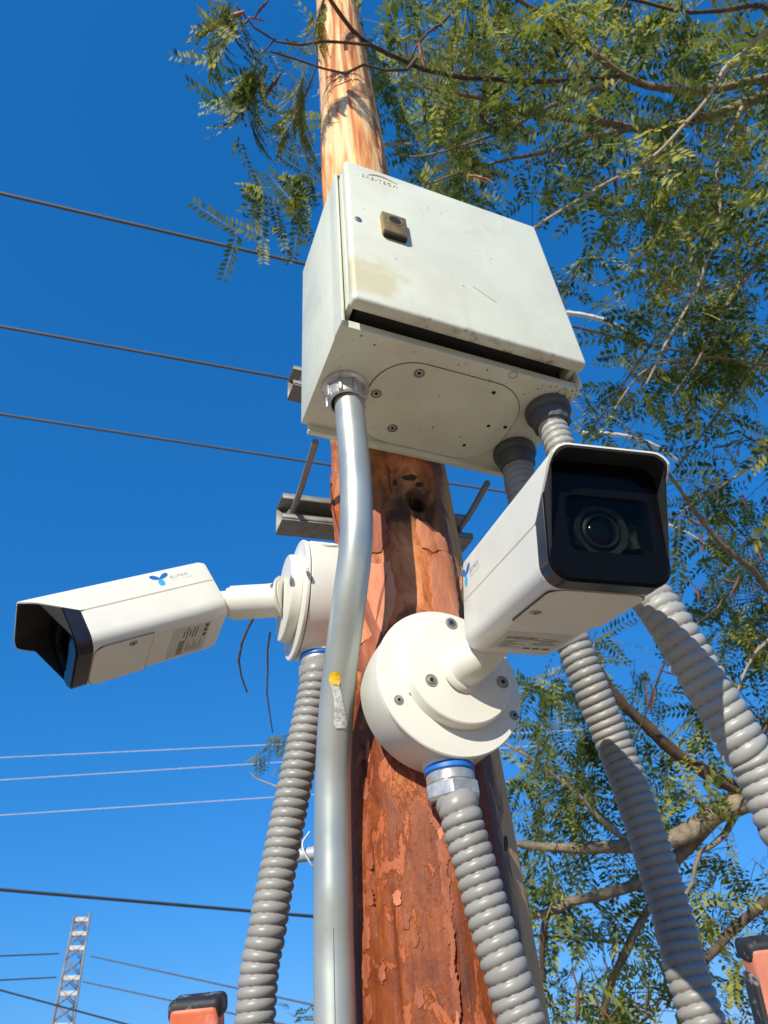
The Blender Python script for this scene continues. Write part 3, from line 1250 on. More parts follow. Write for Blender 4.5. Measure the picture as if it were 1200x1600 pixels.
def junction_box(c, n, label, back):
    root = empty('junction_box', label, 'junction box', c - n * back, 'round white camera junction boxes')
    mb = MB()
    lathe(mb, c, n, [(JR * .97, -back), (JR * .985, -back + .002), (JR * .985, -.0068), (JR * .972, -.0060)], 96)
    d = mb.build('drum', 'cam_white', root, sharp=30)
    mb = MB()
    lathe(mb, c, n, [(JR * .968, -.0064), (JR * .968, -.0046)], 96)
    mb.build('gasket', 'gap', d)
    mb = MB()
    lathe(mb, c, n, [(JR * .985, -.0050), (JR * 1.0, -.0040), (JR * 1.0, -.0012), (JR * .985, 0), (JR * .80, .0004), (JR * .78, .0004)], 96)
    mb.build('cover', 'cam_white', root, sharp=35)
    return root


jb2 = junction_box(JB2, n2, 'round white junction box on the front of the pole under the near camera', .052)
jb1 = junction_box(JB1, n1, 'round white junction box on the left flank of the pole beside the steel pipe', .060)
for px in ((623, 1094), (803, 1118)):
    screw(jb2, on_plane(*px, JB2, n2) + n2 * .0004, n2, .0036)
mb = MB()
lathe(mb, on_plane(643, 1084, JB2, n2) + n2 * .0003, n2, [(.0026, 0), (.0024, .0003)], 14)
mb.build('vent_hole', 'hole', jb2)
# cable entry lug at the bottom of the box
for root, c, n, dpt in ((jb2, JB2, n2, .026), (jb1, JB1, n1, .030)):
    side = np.cross(AZ, n)
    mb = MB()
    lathe(mb, c - n * (dpt + .002) - AZ * JR * .80, -AZ, [(.0235, 0), (.0235, JR * .205), (.0228, JR * .215)], 40)
    mb.build('cable_entry', 'cam_white', root, sharp=30)
# plug on the top of the left box
mb = MB()
pd = unit(AZ * .82 + np.cross(n1, AZ) * -.15 + np.array([.0, -.55, 0]))
pd = unit(pd - n1 * np.dot(pd, n1))
lathe(mb, JB1 - n1 * .030 + pd * JR * .955, pd, [(.021, 0), (.021, .0022), (.0195, .0032), (.0185, .0032), (.018, .0024), (.0005, .0024)], 40, True, False)
mb.build('blanking_plug', 'cam_white', jb1, sharp=30)
screw(jb1, on_plane(481, 893, JB1, n1) + n1 * .0004, n1, .0034)

# ------------------------------------------------------------------ security cameras


def security_camera(label, front, A, roll, a, h, L, hood, jbc, jn, base_r, screws_px, arm_pts, arm_r, arm_screws, logo_side, logo_s, seam):
    """bullet camera: front = centre of its face, A = pointing direction"""
    A = unit(A)
    U = unit(np.cross(AZ, A))
    V = np.cross(A, U)
    U, V = math.cos(roll) * U + math.sin(roll) * V, -math.sin(roll) * U + math.cos(roll) * V
    root = empty('security_camera', label, 'security camera', jbc, 'white bullet cameras on the pole')
    O = np.asarray(front, float)
    fr = (O, U, V, A)
    band = .0185 * a / .0475
    # cross section with a notch for the seam on both flanks
    base = rrect(a, h, a * .30, a * .36, 7)
    k = len(base) // 4
    ol = []
    w = .0009
    sv = seam
    for i, p in enumerate(base):
        ol.append(p)
        if i == k - 1:                       # between top-left corner start ... flat top
            pass
    # insert notch points on left flank (after the 2nd corner) and right flank (before the 1st)
    left = [(-a, sv + w), (-a + .0016, sv + w * .6), (-a + .0016, sv - w * .6), (-a, sv - w)]
    right = [(a, sv - w), (a - .0016, sv - w * .6), (a - .0016, sv + w * .6), (a, sv + w)]
    ol = base[:2 * k] + left + base[2 * k:] + right
    ol = np.array(ol)
    nO = len(ol)

    def front_s(v):
        x = np.interp(v / h, [-1, .22, .62, .84, 1.0], [-band, -band, hood * .45, hood, hood * 1.04])
        return x
    rows = []
    cen = np.array([0, 0])
    rows.append((ol * .90, np.full(nO, -L)))
    rows.append((ol * .965, np.full(nO, -L + .0015)))
    rows.append((ol * 1.0, np.full(nO, -L + .007)))
    for f in np.linspace(.15, 1, 5):
        s_end = front_s(ol[:, 1])
        rows.append((ol, -L + .007 + (s_end + L - .007) * f))
    s_end = front_s(ol[:, 1])
    inner = ol * np.array([(a - .0013) / a, (h - .0013) / h])
    rows.append((inner, s_end + .0002))
    rows.append((inner, np.full(nO, -band - .004)))
    Vv = []
    for o2, s in rows:
        for (u, v), ss in zip(o2, s):
            Vv.append(O + U * u + V * v + A * ss)
    Fc = []
    for i in range(len(rows) - 1):
        for j in range(nO):
            j2 = (j + 1) % nO
            Fc.append((i * nO + j, i * nO + j2, (i + 1) * nO + j2, (i + 1) * nO + j))
    Fc.append(tuple(range(nO))[::-1])
    Fc.append(tuple((len(rows) - 1) * nO + j for j in range(nO)))
    shell = MB().add(Vv, Fc).build('housing', 'cam_white', root, sharp=32)
    # black lining under the hood
    hl = rrect(a - .0014, h - .0014, a * .29, a * .35, 7)
    hl = np.array(hl)
    keep = [i for i in range(len(hl))]
    rowsl = []
    for inset in (0, .0016):
        o2 = hl * np.array([(a - .0014 - inset) / (a - .0014), (h - .0014 - inset) / (h - .0014)])
        rowsl.append(o2)
    s1 = np.maximum(front_s(hl[:, 1]) - .0002, -.001)
    Vv = []
    for o2 in rowsl:
        for (u, v), ss in zip(o2, s1):
            Vv.append(O + U * u + V * v + A * ss)
        for (u, v) in o2:
            Vv.append(O + U * u + V * v + A * (-.002))
    nh = len(hl)
    Fc = []
    for q, (r0, r1) in enumerate(((0, 1), (2, 3), (0, 2))):
        for j in range(nh):
            j2 = (j + 1) % nh
            Fc.append((r0 * nh + j, r0 * nh + j2, r1 * nh + j2, r1 * nh + j))
    MB().add(Vv, Fc).build('hood_lining', 'hood_dark', root, sharp=40)
    # black front block with a recessed window
    fo = np.array(rrect(a - .0008, h - .0008, a * .30, a * .36, 7))
    wo = np.array(rrect(a * .72, h * .45, a * .17, a * .17, 7)) + np.array([a * .06, -h * .08])
    nf = len(fo)
    Vv, Fc = [], []
    ch = .0016
    dep = -.020
    layers = [(fo * .995, np.full(nf, -band - .003)), (fo, np.full(nf, -ch)), (fo * np.array([(a - ch) / a, (h - ch) / h]), np.full(nf, 0.0)), (wo * 1.0, np.full(nf, 0.0)), (np.array([a * .06, -h * .08]) + (wo - np.array([a * .06, -h * .08])) * .97, np.full(nf, -.0012)), (np.array([a * .06, -h * .08]) + (wo - np.array([a * .06, -h * .08])) * .90, np.full(nf, -.004)), (np.array([a * .06, -h * .08]) + (wo - np.array([a * .06, -h * .08])) * .86, np.full(nf, dep))]
    # the front block may not stand out above the hood line: it is capped where the hood covers it
    for o2, s in layers:
        for (u, v), ss in zip(o2, s):
            Vv.append(O + U * u + V * v + A * ss)
    for i in range(len(layers) - 1):
        for j in range(nf):
            j2 = (j + 1) % nf
            Fc.append((i * nf + j, i * nf + j2, (i + 1) * nf + j2, (i + 1) * nf + j))
    Fc.append(tuple((len(layers) - 1) * nf + j for j in range(nf)))
    face = MB().add(Vv, Fc).build('front_block', 'face', root, sharp=25)
    # band showing round the sides in satin plastic: thin sleeve over the block
    bo = np.array(rrect(a - .0002, h - .0002, a * .30, a * .36, 7))
    Vv, Fc = [], []
    s0 = np.full(nf, -band - .001)
    for o2, s in ((bo, s0), (bo, np.full(nf, -ch - .0006)), (bo * .992, np.full(nf, -ch - .0004)), (bo * .992, s0)):
        for (u, v), ss in zip(o2, s):
            v2 = min(v, h * .86)
            Vv.append(O + U * u + V * v + A * ss)
    for i in range(3):
        for j in range(nf):
            j2 = (j + 1) % nf
            Fc.append((i * nf + j, i * nf + j2, (i + 1) * nf + j2, (i + 1) * nf + j))
    MB().add(Vv, Fc).build('front_band', 'cam_dark', root, sharp=30)
    # lens behind the window
    lc = O + U * (a * .03) + V * (-h * .08)
    r_ = h * .43
    mb = MB()
    lathe(mb, lc, A, [(r_ * 1.02, -.0196), (r_ * 1.02, -.012), (r_ * .98, -.010), (r_ * .80, -.0105), (r_ * .74, -.013), (r_ * .70, -.017)], 48, True, False)
    barrel = mb.build('lens', 'lens_ring', root, sharp=25)
    mb = MB()
    lathe(mb, lc, A, [(r_ * .70, -.0155), (r_ * .69, -.0115), (r_ * .62, -.0100), (r_ * .56, -.0102), (r_ * .53, -.013)], 40, True, False)
    mb.build('lens_ring', 'recess', barrel, sharp=25)
    mb = MB()
    lathe(mb, lc, A, [(r_ * .54 * math.cos(t), -.0135 + .0045 * math.sin(t)) for t in np.linspace(0, 1.5, 8)], 32, True, True)
    mb.build('lens_glass', 'lens', barrel)
    for s in (-1, 1):
        mb = MB()
        lathe(mb, O + U * (a * .06 + s * a * .50) + V * (-h * .10) + A * -.0195, A, [(r_ * .50, 0), (r_ * .50, .006), (r_ * .40, .004), (.0005, .002)], 28, True, False)
        mb.build('lamp_cup', 'lens_ring', barrel, sharp=30)
    mb = MB()
    pane_o = np.array([a * .06, -h * .08]) + (wo - np.array([a * .06, -h * .08])) * .965
    prism(mb, [tuple(p) for p in pane_o], fr, -.0022, -.0013)
    mb.build('window', 'pane', root, smooth=False)
    # service door on the belly with its screw, edge gap
    frb = (O - V * h, U, A, -V)
    dl = (-.105 * L / .222, -band - .001)
    cen_s = (dl[0] + dl[1]) / 2
    hl_ = (dl[1] - dl[0]) / 2
    for ins, s0_, s1_, mt_, nm in ((-.0006, -.001, .0002, 'gap', 'door_gap'), (0, -.001, .0006, 'cam_white', 'service_door')):
        o2 = [(u, v + cen_s) for u, v in rrect(a * .80 - ins, hl_ - ins, .002, a * .28, 6)]
        o2 = [(u, 2 * cen_s - v) for u, v in o2]
        mb = MB()
        prism(mb, o2, frb, s0_, s1_)
        sd = mb.build(nm, mt_, root, smooth=False)
    screw(sd, frb[0] + U * (-a * .62 if logo_side < 0 else a * .62) + A * (cen_s - hl_ * .30) - V * .0006, -V, .0034)
    # type label: silver foil with a bar code and printed lines
    mb = MB()
    lab = [(u, v - L * .745) for u, v in rrect(a * .66, L * .135, .001, .001, 2)]
    prism(mb, lab, frb, -.0002, .00018)
    lb = mb.build('type_label', 'label', root, smooth=False)
    mb = MB()
    lr = random.Random(3)
    y = -L * .745 - L * .11

    def bar(u, v, du, dv):
        prism(mb, [(u - du, v - dv), (u + du, v - dv), (u + du, v + dv), (u - du, v + dv)], frb, .0001, .00028)
    for i in range(24):
        bar(-a * .55 + i * a * .026, -L * .70, a * .004 * lr.choice((1, 1, 2)), L * .022)
    for i in range(7):
        ww = lr.uniform(.2, .5)
        bar(-a * .52 + ww * a * .5, -L * .745 - i * L * .016, a * ww * .5, L * .0022)
    for i in range(5):
        bar(a * .32, -L * .70 - i * L * .022, a * lr.uniform(.12, .26), L * .004)
    for i in range(3):
        bar(a * (.1 + .2 * i), -L * .855, a * .07, L * .012)
    mb.build('label_print', 'label_dark', lb, smooth=False)['kind'] = 'stuff'
    # maker's mark on the flank: three petals and two lines of lettering
    sgn = logo_side
    side_dir = U * sgn
    along = A * sgn * -1 if False else None
    # reading direction as seen from outside the flank
    read = np.cross(V, side_dir)
    o_l = O + U * sgn * (a + .00005) + V * (sv + (h - sv) * .50) + A * logo_s
    frl = (o_l, read, V, side_dir)

    def petal(ang_, ln, wd, mt_):
        pts_ = []
        for t in np.linspace(0, 2 * math.pi, 22, endpoint=False):
            x = ln * (.5 + .5 * math.cos(t))
            y = wd * math.sin(t) * (1.0 - .18 * math.cos(t + math.pi)) * .5
            pts_.append((x * math.cos(ang_) - y * math.sin(ang_), x * math.sin(ang_) + y * math.cos(ang_)))
        mb_ = MB()
        prism(mb_, pts_, frl, -.0002, .00028 if mt_ == 'logo_deep' else .00022)
        return mb_
    g = h / .0497
    p_root = petal(math.radians(152), .0150 * g, .0068 * g, 'logo_deep').build('logo', 'logo_deep', shell, smooth=False)
    petal(math.radians(28), .0150 * g, .0068 * g, 'logo_deep').build('logo_petal', 'logo_deep', shell, smooth=False)
    petal(math.radians(-90), .0125 * g, .0090 * g, 'logo_light').build('logo_petal', 'logo_light', shell, smooth=False)
    frt = (o_l + read * .0145 * g - V * .0035 * g, read, V, side_dir)
    text_mesh('ELIPGO', .0068 * g, frt, .0002, .0, 1.25).build('lettering', 'print_grey', shell, smooth=False)
    frt = (o_l + read * .0145 * g - V * .0085 * g, read, V, side_dir)
    text_mesh('TECHNOLOGY', .0040 * g, frt, .0002, .0, 1.32).build('lettering', 'print_pale', shell, smooth=False)
    # mounting foot on the junction box and the arm
    mb = MB()
    lathe(mb, jbc, jn, [(base_r, .0003), (base_r, .0100), (base_r * .985, .0125), (base_r * .96, .0135), (base_r * .5, .0140), (base_r * .42, .0146)], 96)
    foot = mb.build('mounting_foot', 'cam_white', root, sharp=35)
    for px in screws_px:
        screw(foot, on_plane(*px, jbc + jn * .0138, jn) + jn * .0003, jn, .0046)
    mb = MB()
    pa, La = resample(spline(arm_pts, 12), 40)
    rad = [arm_r * (1.12 - .12 * min(1, i / 5)) for i in range(40)]
    tube(mb, pa, rad, 36)
    arm = mb.build('arm', 'cam_white', root, sharp=40)
    mb = MB()
    lathe(mb, jbc + jn * .0138, unit(pa[2] - pa[0]), [(arm_r * 1.3, 0), (arm_r * 1.22, .003), (arm_r * 1.1, .0045)], 48)
    mb.build('arm_collar', 'cam_white', arm, sharp=40)
    if logo_side > 0:
        mb = MB()
        q0_, q1_ = O - A * (L - .004), np.asarray(arm_pts[-1])
        sd_ = unit(q1_ - q0_)
        ln_ = np.linalg.norm(q1_ - q0_)
        lathe(mb, q0_, sd_, [(arm_r * .93, 0), (arm_r * .93, ln_ * .45), (arm_r * .74, ln_ * .52), (arm_r * .74, ln_ * .8), (arm_r * .9, ln_ * .86), (arm_r * .9, ln_ * 1.1)], 40)
        mb.build('swivel_collar', 'cam_white', arm, sharp=40)
    for px in arm_screws:
        d_ = ray(*px)
        for t in np.linspace(.4, 1.1, 3000):
            q = d_ * t
            i_ = int(np.argmin(np.linalg.norm(pa - q, axis=1)))
            if np.linalg.norm(pa[i_] - q) < rad[i_] + .0004:
                nn = q - pa[i_]
                tt = unit(pa[min(i_ + 1, 39)] - pa[max(i_ - 1, 0)])
                nn = unit(nn - tt * np.dot(nn, tt))
                screw(arm, pa[i_] + nn * (rad[i_] + .0001), nn, .0034)
                break
    return root, fr


K2 = .93
A2 = np.array([.204, -.945, -.257])
front2 = np.array([.1619, .4148, .3092]) * K2
rear2 = front2 - unit(A2) * .2221 * K2
foot2 = JB2 + n2 * .0005 + np.array([.0045, .002, .0045])
cam2, fr2 = security_camera('white bullet camera facing the viewer from the front junction box, black face in view', front2, A2, math.radians(-2.3), .0475 * K2, .0497 * K2, .2221 * K2, .018,
                            foot2, n2, .0545, [(705, 974), (674, 1063), (785, 1066)],
                            [foot2 + n2 * .012, foot2 + n2 * .030 + np.array([.006, 0, .002]), foot2 + n2 * .042 + np.array([.019, .004, .016]), rear2 + unit(A2) * .020 - AZ * .012],
                            .0190, [(701, 1012)], -1, -.2221 * K2 + .017, .0)
foot1 = JB1 + n1 * .0005 + np.array([0, 0, .001])
A1 = np.array([-.773, -.431, -.466])
front1 = np.array([-.3612, .6664, .3928])
rear1 = front1 - unit(A1) * .1742
cam1, fr1 = security_camera('white bullet camera looking away to the left, seen from the side and below', front1, A1, math.radians(7.8), .0450, .0405, .1742, .034,
                            foot1, n1, .0545, [(455, 907)],
                            [foot1 + n1 * .012, foot1 * .72 + rear1 * .28, foot1 * .48 + rear1 * .52, foot1 * .27 + rear1 * .73],
                            .0212, [(380, 906), (427, 914)], 1, -.1742 + .062, .0045)

# ------------------------------------------------------------------ conduits
c1_top = JB1 - n1 * .030 - AZ * JR * 1.02
c1 = empty('ribbed_conduit', 'ribbed grey conduit curving down left of the steel pipe from the left junction box', 'conduit', at(398, 1600, .60), GRP)
metal_connector(c1, c1_top, -AZ, 1.0)
q0 = c1_top - AZ * .026
e1 = at(398, 1604, .625)
ribbed(c1, [q0, at(496, 1050, .80), at(487, 1100, .78), at(466, 1200, .745), at(442, 1320, .705), at(418, 1450, .663), e1, np.array([e1[0] - .008, e1[1] + .03, -.25]), np.array([e1[0], e1[1] + .05, GROUND])], 'hose')
c2_top = JB2 - n2 * .026 - AZ * JR * 1.02
c2 = empty('ribbed_conduit', 'ribbed grey conduit hanging in front of the pole from the front junction box', 'conduit', at(815, 1600, .58), GRP)
metal_connector(c2, c2_top, unit(-AZ + np.array([.03, .02, 0])), 1.05)
q0 = c2_top - AZ * .024
e2 = at(817, 1604, .528)
ribbed(c2, [q0, at(717, 1262, .6135), at(725, 1295, .604), at(740, 1345, .591), at(762, 1425, .571), at(789, 1512, .549), e2, e2 + np.array([.020, -.012, -.085]), np.array([e2[0] + .035, e2[1] - .015, -.30]), np.array([e2[0] + .04, e2[1] + .02, GROUND])], 'hose')
c3_top = bx(.1326, .0715, zc)
c3 = empty('ribbed_conduit', 'ribbed grey conduit from the cabinet passing behind the near camera to the right edge', 'conduit', at(1190, 1225, .52), GRP)
dark_connector(c3, c3_top, -AZ)
e3 = at(1215, 1270, .52)
ribbed(c3, [c3_top - AZ * .012, c3_top - AZ * .032, at(872, 690, .852), at(903, 770, .795), at(985, 890, .645), at(1040, 965, .592), at(1100, 1064, .565), at(1155, 1155, .545), e3, np.array([e3[0] + .015, e3[1] + .03, -.1]), np.array([e3[0] + .01, e3[1] + .05, GROUND])], 'hose_pale')
c4_top = bx(.1292, .1513, zc)
c4 = empty('ribbed_conduit', 'ribbed grey conduit from the rear corner of the cabinet, half in shadow beside the pole', 'conduit', at(1100, 1600, .6), GRP)
dark_connector(c4, c4_top, -AZ)
e4 = at(1103, 1610, .625)
ribbed(c4, [c4_top - AZ * .012, c4_top - AZ * .032, at(816, 770, .892), at(838, 850, .865), at(872, 945, .840), at(915, 1055, .802), at(958, 1160, .775), at(1003, 1280, .730), at(1050, 1430, .682), e4, np.array([e4[0] + .03, e4[1] + .02, -.25]), np.array([e4[0] + .03, e4[1] + .04, GROUND])], 'hose', r0=.0205, r1=.0190)

# ------------------------------------------------------------------ small bracket behind the pipe
bp = at(480, 1335, .80)
br = empty('pipe_bracket', 'short pale pipe stub with a loop of wire sticking out behind the steel pipe', 'bracket', bp)
mb = MB()
bdir = unit(pole_c(bp[2]) - bp + np.array([0, .0, 0]))
bdir = unit(np.array([bdir[0], bdir[1] * .3, 0]))
tube(mb, [bp - bdir * .012, bp + bdir * .02, bp + bdir * .06], .0075, 16)
mb.build('stub', 'wire_pale', br)
mb = MB()
tube(mb, spline([bp + np.array([.004, -.008, .022]), bp + np.array([-.004, -.011, .008]), bp + np.array([.004, -.012, -.010]), bp + np.array([.010, -.009, -.014]), bp + np.array([.016, -.006, .012]), bp + np.array([.02, -.004, .03])], 8), .0012, 6)
mb.build('wire_loop', 'wire_pale', br)

# ------------------------------------------------------------------ ladder
LD = .50
lt = at(308, 1570, LD)
rt_ = at(1200, 1476, LD)
rt_[2] = lt[2] + .006
lad_dir = unit(rt_ - lt)
lean = unit(np.array([0, .26, -.96]))
lad_n = unit(np.cross(lad_dir, -lean))
if lad_n[1] > 0:
    lad_n = -lad_n
ladder = empty('ladder', 'orange fibreglass ladder with worn black end caps leaning below the cameras', 'ladder', (lt + rt_) / 2 + lean * 1.95)
for top, s in ((lt, 1), (rt_, -1)):
    lad_n0, lean0 = lad_n, lean
    lean = unit(lean + lad_dir * s * .05)
    Lr = (top[2] - GROUND) / -lean[2]
    for c_, sz, mt_, nm in ((top + lean * (Lr / 2 - .001), (.0345, .022, Lr), 'orange' if s > 0 else 'orange_pale', 'rail'),):
        mb = MB()
        rbox(mb, c_, lad_dir, lad_n, lean, sz, .004, 3)
        rail = mb.build(nm, mt_, ladder)
    mb = MB()
    rbox(mb, top + lean * .002 - lad_n * .003, lad_dir, lad_n, lean, (.0375, .026, .0140), .0045, 4)
    mb.build('end_cap', 'rubber', ladder)
    mb = MB()
    rbox(mb, top + lean * .14 + lad_dir * s * .0175, lad_dir, lad_n, lean, (.004, .020, .25), .0015, 2)
    mb.build('dark_strip', 'rubber', ladder)  # dark strip down the inner side of the rail
    if s < 0:
        mb = MB()
        rbox(mb, top + lean * .13 + lad_dir * .0125 + lad_n * .0115, lad_dir, lad_n, lean, (.011, .006, .21), .0018, 2)
        mb.build('flange', 'orange', ladder)
        mb = MB()
        lathe(mb, top + lean * .052 - lad_dir * .002 + lad_n * .0111, lad_n, [(.0042, -.001), (.0042, .0003)], 16)
        mb.build('rivet', 'nut_dark', rail)
lean = lean0
for k in range(4):
    q = .75 + k * .36
    mb = MB()
    tube(mb, [lt + lean * q + lad_dir * .012, rt_ + lean * q - lad_dir * .012], .0145, 14)
    mb.build('rung', 'rung', ladder)

# ------------------------------------------------------------------ overhead lines
WG = 'overhead wires crossing the sky'


def wire(name, p0, p1, rad, mat, label, cat='cable', ext=(1.0, 1.0), group=WG, sag=0.0):
    p0, p1 = np.asarray(p0), np.asarray(p1)
    d = p1 - p0
    a, b_ = p0 - d * ext[0], p1 + d * ext[1]
    t = np.linspace(0, 1, 31)[:, None]
    pts = a * (1 - t) + b_ * t
    u_ = t[:, 0] * (1 + ext[0] + ext[1]) - ext[0]
    pts[:, 2] -= sag * u_ * (1 - u_)
    mb = MB()
    tube(mb, pts, rad, 8)
    loc = (a + b_) / 2
    o = mb.build(name, mat, None, loc=loc)
    tag(o, label, cat, group)
    return o


def sleeve(root, pts, rad=.010):
    mb = MB()
    p, _ = resample(spline(pts, 10), 60)
    tube(mb, p, rad, 12, True, lambda i, t: 1 + .06 * np.cos(t - i * .9))
    mb.build('white_sleeve', 'sleeve', root)


ZW = 3.2
w1 = wire('power_line', at_z(0, 302, ZW), at_z(985, 531, ZW), .0085, 'wire_dark', 'dark overhead wire, highest of the three, meeting the cabinet near its top left')
sleeve(w1, [at_z(880, 489, ZW) + np.array([0, 0, .006]), at_z(915, 493, ZW - .01), at_z(950, 503, ZW - .02), at_z(982, 522, ZW - .01), at_z(1003, 537, ZW)], .0125)
w2 = wire('power_line', at_z(0, 510, ZW), at_z(452, 592, ZW), .0085, 'wire_dark', 'dark overhead wire, middle of the three, passing behind the lower left of the cabinet')
sleeve(w2, [at_z(905, 676, ZW), at_z(945, 677, ZW), at_z(990, 684, ZW), at_z(1030, 700, ZW), at_z(1056, 719, ZW)], .0125)
w3 = wire('power_line', at_z(0, 647, ZW), at_z(512, 726, ZW), .0085, 'wire_dark', 'dark overhead wire, lowest of the three, passing behind the pole just under the cabinet')
sleeve(w3, [at_z(1030, 815, ZW), at_z(1058, 826, ZW), at_z(1085, 840, ZW), at_z(1106, 856, ZW)], .0125)
for k, (ya, yb, txt) in enumerate(((1184, 1163, 'topmost of three thin pale wires low in the sky left of the ribbed conduit'), (1219, 1191, 'middle of three thin pale wires low in the sky left of the ribbed conduit'), (1274, 1245, 'lowest of three thin pale wires low in the sky left of the ribbed conduit'))):
    wire('distant_wire', at(0, ya, 24), at(440, yb, 24), .017, 'wire_pale', txt, 'wire', (1.5, 1.2), 'thin pale wires low in the sky')
wire('black_cable', at(0, 1390, 8), at(490, 1432, 8.4), .0175, 'wire_black', 'thick black cable sagging above the lattice tower and behind the pole', 'cable', (3.0, 1.2), WG, 0)
tw_y = 66.0
ttop = at_y(128, 1432, tw_y)
wire('tower_wire', at_y(142, 1494, tw_y), at_y(470, 1566, tw_y * .7), .05, 'wire_dark', 'thin grey wire running right from the upper part of the lattice tower', 'wire', (0.0, 1.0), 'wires at the lattice tower')
wire('tower_wire', at_y(130, 1534, tw_y), at_y(280, 1566, tw_y * .85), .05, 'wire_dark', 'thin grey wire running right from the lower part of the lattice tower', 'wire', (0.0, 1.5), 'wires at the lattice tower')
wire('tower_wire', at_y(-30, 1495, tw_y * .9), at_y(92, 1490, tw_y), .05, 'wire_dark', 'thin grey wire reaching the lattice tower from the left near its top', 'wire', (.6, 0), 'wires at the lattice tower')
wire('tower_wire', at_y(-30, 1533, tw_y * .9), at_y(88, 1527, tw_y), .05, 'wire_dark', 'thin grey wire reaching the lattice tower from the left lower down', 'wire', (.6, 0), 'wires at the lattice tower')
wire('slanting_wire', at(0, 1547, 20), at(200, 1601, 20), .022, 'wire_black', 'thin black wire slanting across the foot of the lattice tower', 'wire', (.6, 1.2), 'wires at the lattice tower')
wire('guy_wire', at(1183, 566, 2.6), at(1082, 699, 2.9), .0060, 'strut', 'straight grey stay wire slanting through the leaves above the near camera hood', 'wire', (.8, .35), 'stay wires in the tree')
wire('guy_wire', at(1000, 562, 2.6), at(906, 698, 2.8), .0052, 'strut', 'straight grey stay wire slanting just right of the cabinet', 'wire', (.3, .5), 'stay wires in the tree')

# ------------------------------------------------------------------ lattice tower
tb = np.array([ttop[0], ttop[1], GROUND])
tower = empty('lattice_tower', 'narrow rusty steel lattice tower far off at the lower left', 'tower', tb)
t_h = ttop[2] - GROUND
trot = math.radians(25)
tu = np.array([math.cos(trot), math.sin(trot), 0])
tv = np.array([-math.sin(trot), math.cos(trot), 0])


def tcorner(k, z):
    w = .58 + .30 * (1 - z / t_h)
    sx, sy = ((-1, -1), (1, -1), (1, 1), (-1, 1))[k % 4]
    return tb + tu * sx * w + tv * sy * w + AZ * z


for k in range(4):
    mb = MB()
    tube(mb, [tcorner(k, 0), tcorner(k, t_h + (.25 if k == 1 else 0))], .085, 6)
    mb.build('leg', 'tower', tower)
nb = 14
for i in range(nb):
    z0, z1 = t_h * i / nb, t_h * (i + 1) / nb
    for k in range(4):
        for a, b_ in ((tcorner(k, z0), tcorner(k + 1, z1)), (tcorner(k + 1, z0), tcorner(k, z1))):
            mb = MB()
            tube(mb, [a, b_], .042, 5)
            mb.build('brace', 'tower', tower)
        if i in (6, 8, 9, 11, 12, 13):
            mb = MB()
            d = unit(tcorner(k + 1, z1) - tcorner(k, z1))
            rbox(mb, (tcorner(k, z1 - .3) + tcorner(k + 1, z1 - .3)) / 2, d, np.cross(AZ, d), AZ, (np.linalg.norm(tcorner(k + 1, z1) - tcorner(k, z1)), .05, .30 if k in (0,) else .12), 0)
            mb.build('plate', 'tower_white' if k in (0, 3) else 'tower', tower, smooth=False)

# ------------------------------------------------------------------ tree
trunk_base = np.array([2.35, 3.3, GROUND])
tree = empty('feathery_tree', 'feathery leaved tree with brown pods spreading behind and over the pole from the right', 'tree', trunk_base)
BR = []      # sampled points (pos, dir, radius) along the branches


def branch(pts, r0, r1, mat='bark', name='branch', per=7, n=9, rec=True, wob=.006):
    p = spline(pts, per)
    p, L = resample(p, max(6, int(L_est(p) / .05)))
    k = len(p)
    w = np.cumsum(nrng.normal(0, wob * .35, (k, 3)), 0)
    w -= np.linspace(0, 1, k)[:, None] * w[-1]
    p = p + w
    rad = np.linspace(r0, r1, k) * (1 + nrng.normal(0, .05, k))
    mb = MB()
    tube(mb, p, rad, n)
    o = mb.build(name, mat, tree)
    if rec:
        T = np.gradient(p, axis=0)
        for i in range(k):
            BR.append((p[i], unit(T[i]), rad[i]))
    return o


def L_est(p):
    return float(np.linalg.norm(np.diff(p, axis=0), axis=1).sum())


def bpx(lst, d0, d1, r0, r1, mat='bark', name='branch', **kw):
    k = len(lst)
    pts = [at(x, y, d0 + (d1 - d0) * i / (k - 1)) for i, (x, y) in enumerate(lst)]
    return branch(pts, r0, r1, mat, name, **kw)


crot = at(1290, 1265, 2.9)
branch([trunk_base, trunk_base + np.array([-.05, .05, .8]), crot + np.array([.06, .08, -.35]), crot], .13, .085, 'bark', 'trunk', rec=False)
fork = at(1182, 1243, 2.75)
branch([crot, (crot + fork) / 2 + np.array([0, 0, .01]), fork], .06, .046, 'bark_dark')
bpx([(1182, 1241), (1141, 1227), (1090, 1201), (1039, 1164), (995, 1120), (962, 1087), (925, 1030), (890, 960), (862, 900)], 2.75, 2.7, .030, .012, 'bark_dark')
bpx([(1182, 1245), (1127, 1267), (1090, 1289), (1039, 1315), (987, 1320), (907, 1326), (811, 1318), (770, 1300)], 2.75, 2.6, .044, .009)
bpx([(985, 1318), (936, 1280), (888, 1230), (841, 1194), (789, 1161), (760, 1140)], 2.7, 2.7, .012, .005, 'bark_pale')
bpx([(1127, 1268), (1085, 1310), (1053, 1340), (1009, 1373), (943, 1395), (896, 1406), (857, 1424), (830, 1430)], 2.75, 2.6, .030, .014, 'bark')
bpx([(856, 1424), (850, 1455), (848, 1483), (850, 1530)], 2.6, 2.6, .014, .009, 'bark_dark')
bpx([(1053, 1345), (1024, 1406), (998, 1447), (980, 1483), (958, 1535), (940, 1600), (930, 1650)], 2.75, 2.7, .017, .013, 'bark')
bpx([(1230, 1385), (1200, 1406), (1156, 1439), (1108, 1494), (1085, 1520)], 2.6, 2.5, .020, .013, 'bark_dark')
